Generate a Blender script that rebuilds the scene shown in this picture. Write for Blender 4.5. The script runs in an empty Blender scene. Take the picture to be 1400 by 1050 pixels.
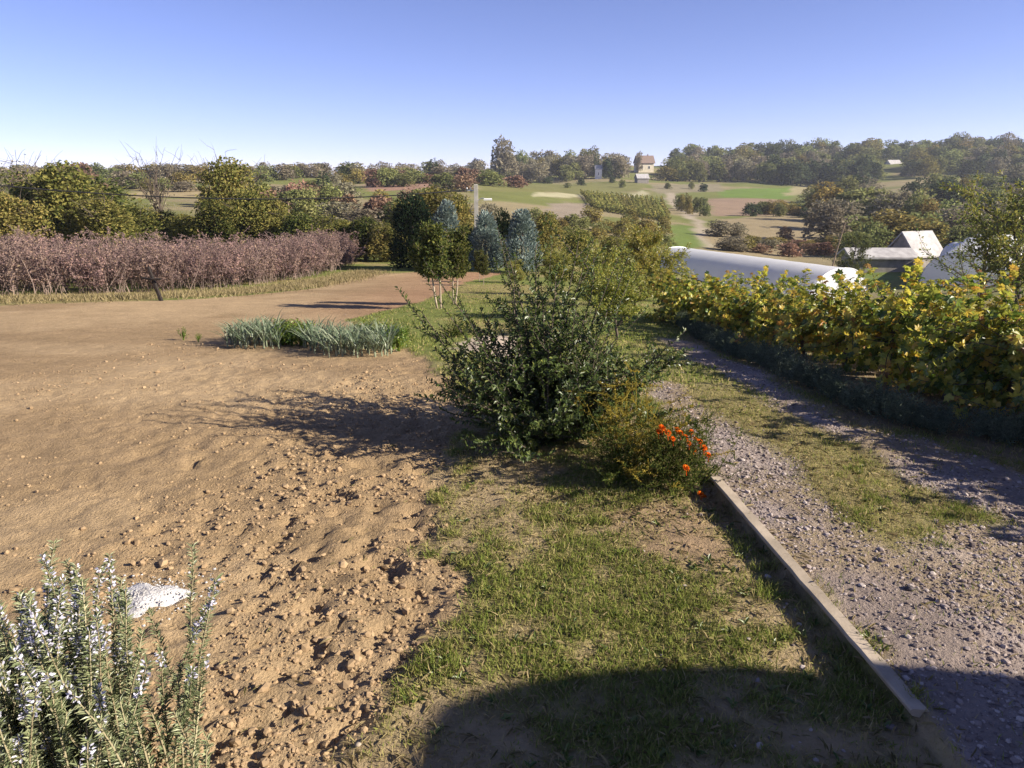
import bpy, math
import numpy as np
from mathutils import Vector

# ------------------------------------------------------------------ camera, sky, sun, exposure
sc = bpy.context.scene
FPX, EYE = 1000.0, 2.5
PITCH = math.atan(285 / 1000)
cam = bpy.data.objects.new('camera', bpy.data.cameras.new('camera'))
sc.collection.objects.link(cam)
cam.location = (0, 0, EYE)
cam.rotation_euler = (math.pi / 2 - PITCH, 0, 0)
cam.data.sensor_width = 36.0
cam.data.lens = 36.0 * FPX / 1400
cam.data.clip_start, cam.data.clip_end = 0.05, 6000
sc.camera = cam

SUN_EL = math.radians(27.5)
SUN_H = Vector((0.966, -0.26, 0)).normalized()
SUN_V = Vector((SUN_H.x * math.cos(SUN_EL), SUN_H.y * math.cos(SUN_EL), math.sin(SUN_EL)))
w = bpy.data.worlds.new('World'); sc.world = w; w.use_nodes = True
nt = w.node_tree; bg = nt.nodes['Background']
sky = nt.nodes.new('ShaderNodeTexSky'); sky.sky_type = 'NISHITA'; sky.sun_disc = False
sky.sun_elevation = SUN_EL; sky.sun_rotation = math.atan2(SUN_H.x, SUN_H.y)
sky.altitude = 200; sky.air_density = 0.6; sky.dust_density = 0.0; sky.ozone_density = 3.5
tint = nt.nodes.new('ShaderNodeMix'); tint.data_type = 'RGBA'; tint.blend_type = 'MULTIPLY'
tint.inputs[0].default_value = 1.0; tint.inputs[7].default_value = (1.17, 0.93, 1.12, 1)
nt.links.new(sky.outputs[0], tint.inputs[6]); nt.links.new(tint.outputs[2], bg.inputs[0])
bg.inputs[1].default_value = 0.074
sl = bpy.data.lights.new('sun', 'SUN'); sl.energy = 5.0; sl.angle = math.radians(0.5); sl.color = (1.0, 0.91, 0.77)
so = bpy.data.objects.new('sun', sl); sc.collection.objects.link(so)
so.rotation_euler = SUN_V.to_track_quat('Z', 'Y').to_euler(); so.location = (20, -5, 20)
sc.view_settings.view_transform = 'Standard'; sc.view_settings.look = 'None'
sc.view_settings.gamma = 1.0; sc.view_settings.use_curve_mapping = False
sc.view_settings.exposure = 1.15

C = sc.collection
rng = np.random.default_rng(11)
PI = math.pi

# ------------------------------------------------------------------ noise
def _h(ix, iy, s):
    n = (ix.astype(np.int64) * 374761393 + iy.astype(np.int64) * 668265263 + s * 1442695041) & 0xffffffff
    n = ((n ^ (n >> 13)) * 1274126177) & 0xffffffff
    return ((n ^ (n >> 16)) & 0xffff) / 65535.0
def vn(x, y, s=0):
    x = np.asarray(x, float); y = np.asarray(y, float)
    ix = np.floor(x); iy = np.floor(y); fx = x - ix; fy = y - iy
    fx = fx * fx * (3 - 2 * fx); fy = fy * fy * (3 - 2 * fy)
    a, b, c, d = _h(ix, iy, s), _h(ix + 1, iy, s), _h(ix, iy + 1, s), _h(ix + 1, iy + 1, s)
    return (a * (1 - fx) + b * fx) * (1 - fy) + (c * (1 - fx) + d * fx) * fy
def fbm(x, y, s=0, o=4):
    t = 0; a = 0.5
    for k in range(o):
        t = t + a * vn(x * 2 ** k, y * 2 ** k, s + 17 * k); a *= 0.5
    return t / (1 - 0.5 ** o)
def sst(e0, e1, x):
    t = np.clip((x - e0) / (e1 - e0), 0, 1); return t * t * (3 - 2 * t)

# ------------------------------------------------------------------ lie of the land
def ray(u, v):
    cx = (u - 700) / FPX; cy = (525 - v) / FPX
    return (cx, math.cos(PITCH) + cy * math.sin(PITCH), -math.sin(PITCH) + cy * math.cos(PITCH))
def z_at(u, v, Y):                       # height of the sight line through a photo point at forward distance Y
    d = ray(u, v); return EYE + d[2] * Y / d[1]
PROF = {                                 # surveyed ground heights: bearing -> (forward metres, photo row)
    -300: [(20, 420), (45, 356), (80, 310), (150, 272), (300, 243), (420, 243)],
    0:    [(20, 410), (45, 352), (80, 305), (150, 271), (300, 243), (420, 243)],
    350:  [(20, 415), (45, 358), (90, 305), (150, 275), (260, 247), (330, 241), (420, 243)],
    620:  [(19, 420), (38, 368), (60, 340), (100, 308), (160, 280), (260, 250), (420, 244), (520, 244)],
    800:  [(19, 420), (38, 372), (60, 350), (120, 315), (200, 284), (300, 263), (420, 249), (600, 226), (700, 226)],
    950:  [(19, 425), (30, 405), (55, 398), (72, 372), (120, 334), (200, 300), (300, 272), (420, 253), (620, 228), (720, 226)],
    1100: [(19, 435), (30, 428), (45, 428), (58, 416), (75, 385), (120, 345), (200, 301), (300, 276), (420, 258), (640, 220), (740, 216)],
    1300: [(19, 440), (30, 430), (45, 412), (62, 391), (80, 372), (120, 342), (200, 306), (300, 270), (420, 250), (640, 213), (760, 206)],
    1450: [(19, 440), (30, 420), (45, 400), (62, 389), (80, 372), (120, 340), (200, 300), (300, 266), (420, 248), (640, 210), (760, 203)],
    1750: [(19, 440), (30, 420), (45, 400), (62, 389), (80, 372), (120, 340), (200, 300), (300, 266), (420, 248), (640, 210), (760, 203)],
}
LY = np.linspace(math.log(8.0), math.log(1000), 300)
_A, _T = [], []
for u in sorted(PROF):
    d = ray(u, 330); _A.append(d[0] / d[1])
    ys = [8.0, 9.5]; zs = [0.0, -0.03]
    for Y, v in PROF[u]:
        ys.append(Y); zs.append(z_at(u, v, Y))
    ys.append(1000); zs.append(zs[-1] - 3)
    z = np.interp(LY, np.log(ys), zs)
    k = np.exp(-np.linspace(-2, 2, 15) ** 2); k /= k.sum()
    z = np.convolve(np.pad(z, 7, mode='edge'), k, 'valid'); z = z - z[0]
    _T.append(z)
AA = np.linspace(_A[0], _A[-1], 90)
TT = np.array([[np.interp(a, _A, [t[i] for t in _T]) for i in range(len(LY))] for a in AA])
ka = np.exp(-np.linspace(-2, 2, 9) ** 2); ka /= ka.sum()
TT = np.apply_along_axis(lambda r: np.convolve(np.pad(r, 4, mode='edge'), ka, 'valid'), 0, TT)
KX0, KY0, KX1, KY1 = 1.68, 5.60, 1.90, 2.86      # kerb line
def hgt(x, y):
    x = np.asarray(x, float); y = np.asarray(y, float)
    yy = np.maximum(y, 8.0)
    a = np.clip(x / yy, AA[0], AA[-1])
    fa = (a - AA[0]) / (AA[-1] - AA[0]) * (len(AA) - 1.001); ia = fa.astype(int); fa = fa - ia
    fl = (np.clip(np.log(yy), LY[0], LY[-1]) - LY[0]) / (LY[-1] - LY[0]) * (len(LY) - 1.001); il = fl.astype(int); fl = fl - il
    z = (TT[ia, il] * (1 - fl) + TT[ia, il + 1] * fl) * (1 - fa) + (TT[ia + 1, il] * (1 - fl) + TT[ia + 1, il + 1] * fl) * fa
    far = sst(60, 200, y)
    z = z + far * (fbm(x / 60, y / 60, 5, 3) - 0.5) * 5.0 * sst(60, 400, y)
    kx = KX0 + (y - KY0) * (KX1 - KX0) / (KY1 - KY0)          # gravel banked up behind the kerb
    z = z + 0.092 * sst(-0.025, 0.02, x - kx - 0.005) * (1 - sst(0.2, 2.4, x - kx)) * (1 - sst(5.3, 6.4, y)) * sst(-2, 1, y)
    return z
def h1(x, y): return float(hgt(np.array([x]), np.array([y]))[0])
def gp(u, v, far=900):                   # where the sight line through a photo point meets the land
    d = np.array(ray(u, v)); s = np.exp(np.linspace(math.log(2.2), math.log(far), 1600))
    P = d[None] * s[:, None] + np.array([0, 0, EYE])
    below = P[:, 2] < hgt(P[:, 0], P[:, 1])
    i = int(np.argmax(below)) if below.any() else len(s) - 1
    lo, hi = s[max(i - 1, 0)], s[i]
    for _ in range(25):
        m = (lo + hi) / 2; q = d * m + np.array([0, 0, EYE])
        if q[2] < h1(q[0], q[1]): hi = m
        else: lo = m
    q = d * hi + np.array([0, 0, EYE]); return (q[0], q[1])
def at(u, Y):                            # ground point on a bearing at forward distance Y
    z = 0.0
    for _ in range(6):
        x = (u - 700) / FPX * (Y * math.cos(PITCH) + (EYE - z) * math.sin(PITCH)); z = h1(x, Y)
    return x, Y, z

# ------------------------------------------------------------------ mesh building
class MB:
    def __init__(s): s.v = []; s.f = []; s.t = []; s.m = []; s.n = 0
    def add(s, V, F, tone=0.5, mat=0):
        V = np.asarray(V, float); k = len(V)
        s.v.append(V); s.t.append(np.broadcast_to(np.asarray(tone, float), (k,)).copy())
        for f in (F if isinstance(F, list) else [F]):
            f = np.asarray(f, int); s.f.append(f + s.n); s.m.append(np.full(len(f), mat))
        s.n += k; return s
    def mesh(s, name, mats, smooth=False):
        me = bpy.data.meshes.new(name)
        V = np.concatenate(s.v); sizes = np.concatenate([np.full(len(f), f.shape[1]) for f in s.f])
        idx = np.concatenate([f.ravel() for f in s.f]); tot = int(sizes.sum())
        me.vertices.add(len(V)); me.vertices.foreach_set('co', V.ravel().astype(np.float32))
        me.loops.add(tot); me.loops.foreach_set('vertex_index', idx.astype(np.int32))
        me.polygons.add(len(sizes)); st = np.zeros(len(sizes), np.int32); st[1:] = np.cumsum(sizes)[:-1]
        me.polygons.foreach_set('loop_start', st); me.polygons.foreach_set('loop_total', sizes.astype(np.int32))
        for m in (mats if isinstance(mats, (list, tuple)) else [mats]): me.materials.append(m)
        me.polygons.foreach_set('material_index', np.concatenate(s.m).astype(np.int32))
        me.polygons.foreach_set('use_smooth', np.full(len(sizes), smooth))
        at_ = me.attributes.new('tone', 'FLOAT', 'POINT'); at_.data.foreach_set('value', np.concatenate(s.t).astype(np.float32))
        me.update(calc_edges=True); me.validate(); return me
    def build(s, name, mats, parent=None, smooth=False):
        return obj(name, s.mesh(name, mats, smooth), parent)
def obj(name, me, parent=None):
    o = bpy.data.objects.new(name, me); C.objects.link(o)
    if parent: o.parent = parent
    return o
def tag(o, label=None, cat=None, group=None, kind=None):
    if label: o['label'] = label
    if cat: o['category'] = cat
    if group: o['group'] = group
    if kind: o['kind'] = kind
    return o
def empty(name, loc, rz=0.0, sc_=1.0):
    o = bpy.data.objects.new(name, None); C.objects.link(o); o.empty_display_size = 0.2
    o.location = loc; o.rotation_euler = (0, 0, rz); o.scale = (sc_,) * 3 if np.isscalar(sc_) else sc_
    return o
def copy_tree(root, loc, rz=0.0, scale=1.0, label=None, group=None):
    r = root.copy(); C.objects.link(r); r.location = loc; r.rotation_euler = (0, 0, rz)
    r.scale = (scale,) * 3 if np.isscalar(scale) else scale
    if label: r['label'] = label
    if group: r['group'] = group
    for ch in list(root.children):
        c = ch.copy(); C.objects.link(c); c.parent = r
        for g in list(ch.children):
            d = g.copy(); C.objects.link(d); d.parent = c
    return r
def nrm(a): return a / np.maximum(np.linalg.norm(a, axis=-1, keepdims=True), 1e-9)
def rdir(n, r=None):
    r = r or rng; return nrm(r.normal(size=(n, 3)))
TPL = {
    'card': (np.array([(-.5, 0, 0), (.5, 0, .0), (.5, 1, .12), (-.5, 1, -.08)]), [np.array([[0, 1, 2, 3]])]),
    'diamond': (np.array([(0, 0, 0), (.5, .45, .1), (0, 1, -.05), (-.5, .45, .1)]), [np.array([[0, 1, 2], [0, 2, 3]])]),
    'oval': (np.array([(0, 0, 0), (.42, .3, .1), (.38, .68, .08), (0, 1, -.08), (-.38, .68, .08), (-.42, .3, .1)]), [np.array([[0, 1, 2, 3], [0, 3, 4, 5]])]),
    'blade': (np.array([(-.5, 0, 0), (.5, 0, 0), (.38, .55, .06), (-.38, .55, .06), (0, 1, .3)]), [np.array([[0, 1, 2, 3]]), np.array([[3, 2, 4]])]),
    'strap': (np.array([(-.4, 0, 0), (.4, 0, 0), (.5, .4, .03), (-.5, .4, .03), (.36, .75, .2), (-.36, .75, .2), (0, 1, .48)]), [np.array([[0, 1, 2, 3], [3, 2, 4, 5]]), np.array([[5, 4, 6]])]),
    'lobed': (np.array([(0, .12, 0), (.22, 0, -.05), (.5, .22, -.1), (.36, .42, .04), (.46, .7, -.08), (.17, .68, .06), (0, 1, -.08),
                        (-.17, .68, .06), (-.46, .7, -.08), (-.36, .42, .04), (-.5, .22, -.1), (-.22, 0, -.05), (0, .4, .07)]),
              [np.array([[12, i, (i + 1) % 12] for i in range(12)])]),
    'tri': (np.array([(-.5, 0, 0), (.5, 0, 0), (0, 1, .1)]), [np.array([[0, 1, 2]])]),
}
def leaves(mb, P, D, N, L, W, tone, kind='diamond', mat=0):
    P = np.asarray(P, float); n = len(P)
    if n == 0: return
    D = nrm(np.asarray(D, float)); S = nrm(np.cross(D, N)); N = np.cross(S, D)
    L = np.broadcast_to(np.asarray(L, float), (n,)); W = np.broadcast_to(np.asarray(W, float), (n,))
    tone = np.broadcast_to(np.asarray(tone, float), (n,))
    T, Fs = TPL[kind]; k = len(T)
    V = (P[:, None] + S[:, None] * (T[None, :, 0:1] * W[:, None, None]) + D[:, None] * (T[None, :, 1:2] * L[:, None, None])
         + N[:, None] * (T[None, :, 2:3] * L[:, None, None])).reshape(-1, 3)
    off = (np.arange(n) * k)[:, None, None]
    mb.add(V, [(off + F[None]).reshape(-1, F.shape[1]) for F in Fs], np.repeat(tone, k), mat)
def tube(mb, pts, rad, n=5, tone=0.5, mat=0, cap=True):
    pts = np.asarray(pts, float); m = len(pts); rad = np.broadcast_to(np.asarray(rad, float), (m,))
    t = nrm(np.gradient(pts, axis=0)); ref = np.array([0.31, 0.11, 0.94]) if abs(t[0, 2]) < 0.9 else np.array([1.0, 0.13, 0.05])
    a = nrm(np.cross(t, ref)); b = np.cross(t, a); an = np.arange(n) * 2 * PI / n
    V = pts[:, None] + rad[:, None, None] * (a[:, None] * np.cos(an)[None, :, None] + b[:, None] * np.sin(an)[None, :, None])
    i = np.arange(m - 1)[:, None] * n; j = np.arange(n)[None]; j2 = (j + 1) % n
    F = np.stack([i + j, i + j2, i + n + j2, i + n + j], -1).reshape(-1, 4)
    Fs = [F]
    if cap: Fs.append(np.array([np.arange(n) + (m - 1) * n])); Fs.append(np.array([np.arange(n)[::-1]]))
    mb.add(V.reshape(-1, 3), Fs, tone, mat)
def box(mb, c, s, rz=0.0, tone=0.5, mat=0, bev=0.0):
    hx, hy, hz = [q / 2 for q in s]
    if bev:
        V = []
        for z, k in ((-hz, 1), (hz - bev, 1), (hz, 0)):
            e = 0 if k else bev
            V += [(-hx + e, -hy + e, z), (hx - e, -hy + e, z), (hx - e, hy - e, z), (-hx + e, hy - e, z)]
        F = [[3, 2, 1, 0], [8, 9, 10, 11]] + [[k * 4 + i, k * 4 + (i + 1) % 4, k * 4 + 4 + (i + 1) % 4, k * 4 + 4 + i] for k in (0, 1) for i in range(4)]
    else:
        V = [(x, y, z) for z in (-hz, hz) for x, y in ((-hx, -hy), (hx, -hy), (hx, hy), (-hx, hy))]
        F = [[3, 2, 1, 0], [4, 5, 6, 7], [0, 1, 5, 4], [1, 2, 6, 5], [2, 3, 7, 6], [3, 0, 4, 7]]
    V = np.array(V); c_, s_ = math.cos(rz), math.sin(rz)
    V = np.stack([V[:, 0] * c_ - V[:, 1] * s_ + c[0], V[:, 0] * s_ + V[:, 1] * c_ + c[1], V[:, 2] + c[2]], -1)
    mb.add(V, np.array(F), tone, mat)

# ------------------------------------------------------------------ materials
def new_mat(name):
    m = bpy.data.materials.new(name); m.use_nodes = True; t = m.node_tree; t.nodes.clear()
    return m, t, t.nodes.new('ShaderNodeOutputMaterial')
def ramp_node(t, cols):
    r = t.nodes.new('ShaderNodeValToRGB'); e = r.color_ramp.elements
    for i, c in enumerate(cols):
        p_ = i / max(1, len(cols) - 1)
        el = e[i] if i < 2 else e.new(p_)
        el.position = p_; el.color = (*c, 1)
    e[0].position = 0; r.color_ramp.elements[len(cols) - 1].position = 1
    return r
def ramp_cols(t, cols):
    r = t.nodes.new('ShaderNodeValToRGB'); cr = r.color_ramp
    cr.elements[0].position = 0; cr.elements[0].color = (*cols[0], 1)
    cr.elements[1].position = 1; cr.elements[1].color = (*cols[-1], 1)
    for i, c in enumerate(cols[1:-1], 1):
        cr.elements.new(i / (len(cols) - 1)).color = (*c, 1)
    return r
def foliage(name, cols, trans=0.3, gloss=0.0, objvar=0.25):
    m, t, o = new_mat(name); L = t.links
    a = t.nodes.new('ShaderNodeAttribute'); a.attribute_name = 'tone'
    r = ramp_cols(t, cols); L.new(a.outputs['Fac'], r.inputs[0])
    col = r.outputs[0]
    if objvar:
        oi = t.nodes.new('ShaderNodeObjectInfo'); hs = t.nodes.new('ShaderNodeHueSaturation')
        mp = t.nodes.new('ShaderNodeMapRange'); mp.inputs[3].default_value = 1 - objvar; mp.inputs[4].default_value = 1 + objvar
        L.new(oi.outputs['Random'], mp.inputs[0]); L.new(mp.outputs[0], hs.inputs['Value'])
        mh = t.nodes.new('ShaderNodeMath'); mh.operation = 'MULTIPLY'; mh.inputs[1].default_value = 7.31
        fr = t.nodes.new('ShaderNodeMath'); fr.operation = 'FRACT'
        L.new(oi.outputs['Random'], mh.inputs[0]); L.new(mh.outputs[0], fr.inputs[0])
        mp2 = t.nodes.new('ShaderNodeMapRange'); mp2.inputs[3].default_value = 0.485; mp2.inputs[4].default_value = 0.515
        L.new(fr.outputs[0], mp2.inputs[0]); L.new(mp2.outputs[0], hs.inputs['Hue']); L.new(col, hs.inputs['Color']); col = hs.outputs[0]
    d = t.nodes.new('ShaderNodeBsdfDiffuse'); L.new(col, d.inputs[0]); sh = d.outputs[0]
    if trans:
        tr = t.nodes.new('ShaderNodeBsdfTranslucent'); L.new(col, tr.inputs[0])
        mx = t.nodes.new('ShaderNodeMixShader'); mx.inputs[0].default_value = trans
        L.new(sh, mx.inputs[1]); L.new(tr.outputs[0], mx.inputs[2]); sh = mx.outputs[0]
    if gloss:
        g = t.nodes.new('ShaderNodeBsdfGlossy'); g.inputs['Roughness'].default_value = 0.42; g.inputs[0].default_value = (1, 1, 1, 1)
        mx = t.nodes.new('ShaderNodeMixShader'); mx.inputs[0].default_value = gloss
        L.new(sh, mx.inputs[1]); L.new(g.outputs[0], mx.inputs[2]); sh = mx.outputs[0]
    L.new(sh, o.inputs[0]); return m
def solid(name, c1, c2, scale=6.0, rough=0.85, bump=0.3, bscale=None, metallic=0.0, dist=0.02):
    m, t, o = new_mat(name); L = t.links
    tc = t.nodes.new('ShaderNodeTexCoord'); n = t.nodes.new('ShaderNodeTexNoise'); n.inputs['Scale'].default_value = scale
    n.inputs['Detail'].default_value = 6; L.new(tc.outputs['Object'], n.inputs['Vector'])
    r = ramp_cols(t, [c1, c2]); r.color_ramp.elements[0].position = 0.35; r.color_ramp.elements[1].position = 0.65
    L.new(n.outputs[0], r.inputs[0])
    p = t.nodes.new('ShaderNodeBsdfPrincipled'); p.inputs['Roughness'].default_value = rough; p.inputs['Metallic'].default_value = metallic
    p.inputs['Specular IOR Level'].default_value = 0.25
    L.new(r.outputs[0], p.inputs['Base Color'])
    if bump:
        b = t.nodes.new('ShaderNodeBump'); b.inputs['Strength'].default_value = bump; b.inputs['Distance'].default_value = dist
        n2 = t.nodes.new('ShaderNodeTexNoise'); n2.inputs['Scale'].default_value = bscale or scale * 4; n2.inputs['Detail'].default_value = 8
        L.new(tc.outputs['Object'], n2.inputs['Vector']); L.new(n2.outputs[0], b.inputs['Height']); L.new(b.outputs[0], p.inputs['Normal'])
    L.new(p.outputs[0], o.inputs[0]); return m
def toned(name, cols, rough=0.95, trans=0.0):
    return foliage(name, cols, trans, 0.0, 0.0)
def ground_mat():
    m, t, o = new_mat('earth_and_turf'); L = t.links
    a = t.nodes.new('ShaderNodeAttribute'); a.attribute_name = 'Col'
    g = t.nodes.new('ShaderNodeNewGeometry')
    def noise(sc_, det=6):
        n = t.nodes.new('ShaderNodeTexNoise'); n.inputs['Scale'].default_value = sc_; n.inputs['Detail'].default_value = det
        n.inputs['Roughness'].default_value = 0.65
        L.new(g.outputs['Position'], n.inputs['Vector']); return n
    n1, n2, n3 = noise(1.7), noise(14.0), noise(0.12)
    def mul(col, n, lo, hi):
        mp = t.nodes.new('ShaderNodeMapRange'); mp.inputs[1].default_value = 0.3; mp.inputs[2].default_value = 0.7
        mp.inputs[3].default_value = lo; mp.inputs[4].default_value = hi; L.new(n.outputs[0], mp.inputs[0])
        mx = t.nodes.new('ShaderNodeMix'); mx.data_type = 'RGBA'; mx.blend_type = 'MULTIPLY'; mx.inputs[0].default_value = 1
        L.new(col, mx.inputs[6]); L.new(mp.outputs[0], mx.inputs[7]); return mx.outputs[2]
    c = mul(a.outputs['Color'], n1, 0.86, 1.14); c = mul(c, n2, 0.82, 1.18); c = mul(c, n3, 0.88, 1.12)
    p = t.nodes.new('ShaderNodeBsdfPrincipled'); p.inputs['Roughness'].default_value = 1.0; p.inputs['Specular IOR Level'].default_value = 0.05
    L.new(c, p.inputs['Base Color'])
    b = t.nodes.new('ShaderNodeBump'); b.inputs['Distance'].default_value = 0.03; b.inputs['Strength'].default_value = 0.8
    n4 = noise(46.0, 5); n5 = noise(9.0, 4); ad = t.nodes.new('ShaderNodeMath'); ad.operation = 'ADD'
    L.new(n4.outputs[0], ad.inputs[0]); L.new(n5.outputs[0], ad.inputs[1]); L.new(ad.outputs[0], b.inputs['Height'])
    L.new(b.outputs[0], p.inputs['Normal']); L.new(p.outputs[0], o.inputs[0]); return m

M = {}
M['ground'] = ground_mat()
M['clod'] = toned('dry_soil', [(.245, .17, .097), (.315, .22, .13), (.375, .27, .158)])
M['gravel'] = toned('gravel', [(.14, .11, .098), (.235, .19, .17), (.315, .26, .235), (.42, .36, .325)])
M['grass'] = foliage('grass', [(.125, .175, .032), (.22, .245, .06), (.33, .285, .11), (.45, .35, .19)], .3, 0, 0)
M['drygrass'] = foliage('dry_grass', [(.16, .14, .06), (.27, .215, .11), (.38, .30, .17)], .25, 0, 0)
M['bush'] = foliage('glossy_shrub_leaf', [(.028, .05, .015), (.06, .09, .022), (.11, .145, .034), (.21, .215, .05)], .3, .03, 0)
M['vine'] = foliage('vine_leaf', [(.08, .13, .024), (.21, .26, .042), (.42, .41, .065), (.60, .49, .075), (.52, .29, .05), (.22, .11, .04)], .48, .03, .1)
M['fruit'] = foliage('yellowing_leaf', [(.08, .125, .026), (.19, .225, .04), (.33, .32, .06), (.46, .38, .08)], .45, .03, .1)
M['hedgetree'] = foliage('hedgerow_leaf', [(.07, .09, .024), (.165, .165, .05), (.275, .25, .072), (.36, .295, .095)], .4, 0, .2)
M['hedgedark'] = foliage('dark_hedgerow_leaf', [(.035, .05, .018), (.075, .092, .027), (.15, .15, .042), (.24, .21, .06)], .35, 0, .2)
M['juniper'] = foliage('blue_juniper', [(.09, .13, .115), (.21, .265, .235), (.36, .42, .375)], .15, 0, .1)
M['evergreen'] = foliage('dark_evergreen', [(.010, .02, .012), (.022, .036, .018), (.04, .055, .025)], .1, 0, .1)
M['olive'] = foliage('far_olive_leaf', [(.12, .14, .05), (.20, .215, .078), (.29, .285, .11)], .35, 0, .28)
M['greybrown'] = foliage('far_bare_wood', [(.17, .15, .10), (.255, .225, .15), (.34, .295, .2)], .3, 0, .22)
M['yellow'] = foliage('far_yellow_leaf', [(.15, .135, .045), (.25, .21, .065), (.34, .26, .085)], .25, 0, .22)
M['russet'] = foliage('far_russet_scrub', [(.17, .11, .075), (.26, .165, .11), (.33, .22, .14)], .2, 0, .22)
M['darkfar'] = foliage('far_conifer', [(.04, .055, .03), (.075, .095, .045), (.12, .14, .065)], .2, 0, .2)
M['berry'] = foliage('dry_berry_leaf', [(.16, .11, .105), (.25, .17, .155), (.33, .22, .19), (.36, .25, .15)], .25, 0, .15)
M['cane'] = toned('berry_cane', [(.15, .11, .09), (.25, .19, .16)])
M['leek'] = foliage('leek_leaf', [(.08, .12, .06), (.17, .21, .12), (.30, .33, .22)], .2, .04, .1)
M['herb'] = foliage('herb_leaf', [(.05, .10, .015), (.11, .17, .02), (.20, .24, .035)], .3, .02, .1)
M['mari'] = foliage('marigold_leaf', [(.025, .045, .012), (.06, .085, .02), (.12, .13, .035), (.22, .17, .06)], .25, 0, .1)
M['fern'] = foliage('asparagus_fern', [(.14, .14, .025), (.30, .24, .045), (.42, .30, .06)], .3, 0, 0)
M['petal'] = foliage('orange_petal', [(.55, .07, .01), (.75, .14, .012), (.85, .25, .02)], .25, 0, 0)
M['rosemary'] = foliage('rosemary_needle', [(.07, .095, .045), (.15, .18, .085), (.25, .275, .14), (.34, .35, .2)], .15, .03, 0)
M['rosestem'] = toned('rosemary_stem', [(.22, .18, .11), (.36, .32, .2)])
M['rosefl'] = foliage('pale_blue_flower', [(.50, .49, .62), (.66, .64, .76), (.80, .78, .86)], .3, 0, 0)
M['lav'] = foliage('lavender_leaf', [(.06, .08, .055), (.11, .14, .095), (.19, .22, .16)], .15, 0, .1)
M['weed'] = foliage('weed_leaf', [(.05, .09, .015), (.10, .14, .025), (.19, .2, .05)], .25, .03, 0)
M['bark'] = solid('bark', (.07, .055, .042), (.14, .11, .085), 9, .95, .6)
M['palebark'] = solid('young_bark', (.30, .24, .17), (.42, .34, .25), 9, .9, .4)
M['kerb'] = solid('weathered_kerb', (.28, .23, .17), (.42, .345, .26), 5, .9, .35, 60, dist=.006)
M['concrete'] = solid('pole_concrete', (.38, .35, .29), (.52, .48, .41), 3, .9, .3)
M['black'] = solid('dark_iron', (.012, .010, .009), (.03, .022, .018), 14, .8, .3)
M['wire'] = solid('cable', (.012, .012, .013), (.02, .02, .022), 4, .7, 0)
M['film'] = foliage('white_film', [(.70, .70, .72), (.86, .86, .88)], .45, .04, 0)
M['steel'] = solid('galvanised_steel', (.35, .36, .38), (.5, .5, .52), 6, .5, 0, metallic=.6)
M['ash'] = solid('white_ash', (.42, .40, .385), (.58, .56, .54), 9, 1, .8, 60)
M['stone'] = solid('dark_stone', (.05, .045, .045), (.12, .10, .10), 20, .8, .5)
M['wall'] = solid('cream_render', (.55, .48, .36), (.66, .59, .46), 1.2, .9, .1)
M['whitewall'] = solid('white_render', (.70, .68, .64), (.8, .78, .74), 1.2, .9, .1)
M['greywall'] = solid('grey_boards', (.20, .18, .16), (.30, .27, .24), 2, .9, .2)
M['roof'] = solid('brown_roof_tile', (.16, .11, .09), (.26, .19, .15), 3, .9, .3)
M['greyroof'] = solid('grey_sheet_roof', (.34, .32, .31), (.48, .46, .44), 1.5, .7, .15)
M['glass'] = solid('window_pane', (.02, .024, .03), (.04, .046, .055), 2, .12, 0)
M['wood'] = solid('old_timber', (.16, .115, .075), (.27, .2, .14), 8, .9, .4)
print('materials ok')

# ------------------------------------------------------------------ zones of the land (outlines on the ground)
def outline(px): return np.array([gp(u, v) for u, v in px])
def sdf(poly, x, y):                     # > 0 inside, metres
    x = np.asarray(x, float); y = np.asarray(y, float)
    dmin = np.full(x.shape, 1e9); ins = np.zeros(x.shape, bool); n = len(poly)
    for i in range(n):
        ax, ay = poly[i]; bx, by = poly[(i + 1) % n]; ex, ey = bx - ax, by - ay
        t = np.clip(((x - ax) * ex + (y - ay) * ey) / (ex * ex + ey * ey + 1e-12), 0, 1)
        dmin = np.minimum(dmin, (x - ax - t * ex) ** 2 + (y - ay - t * ey) ** 2)
        cr = ((ay > y) != (by > y)) & (x < (bx - ax) * (y - ay) / (by - ay + 1e-12) + ax); ins ^= cr
    d = np.sqrt(dmin); return np.where(ins, d, -d)
field_px = [(490, 1050), (520, 960), (575, 870), (650, 790), (592, 735), (580, 680), (605, 630), (645, 570), (615, 515), (570, 488), (520, 458), (478, 437),
            (578, 412), (636, 386), (692, 373), (590, 371), (490, 376), (430, 394), (250, 410), (0, 418)]
FIELD = np.concatenate([outline(field_px), [(-40, 17), (-40, -20), (-.7, -20)]])
rutL = outline([(880, 522), (917, 524), (991, 586), (1073, 623), (1110, 668), (1159, 718), (1237, 756), (1307, 722), (1398, 716), (1398, 800), (1398, 940), (1380, 1045),
                (1262, 1010), (1150, 880), (1000, 690), (985, 668), (965, 630), (915, 585)])
GRAVL = np.concatenate([rutL[:9], [(8.0, 4.2), (9, -4), (2.0, -4)], rutL[12:]])
GRAVR = np.concatenate([outline([(905, 462), (940, 466), (977, 484), (1066, 526), (1140, 575), (1244, 600), (1326, 622), (1398, 648)]), [(8.0, 4.6), (7.0, 4.1)],
                        outline([(1398, 722), (1289, 680), (1214, 634), (1170, 610), (1058, 551), (965, 499)])])
PALE = outline([(622, 476), (645, 460), (700, 458), (735, 480), (690, 492)])
BARE = outline([(820, 700), (900, 690), (985, 690), (1010, 745), (960, 790), (880, 760)])
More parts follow.
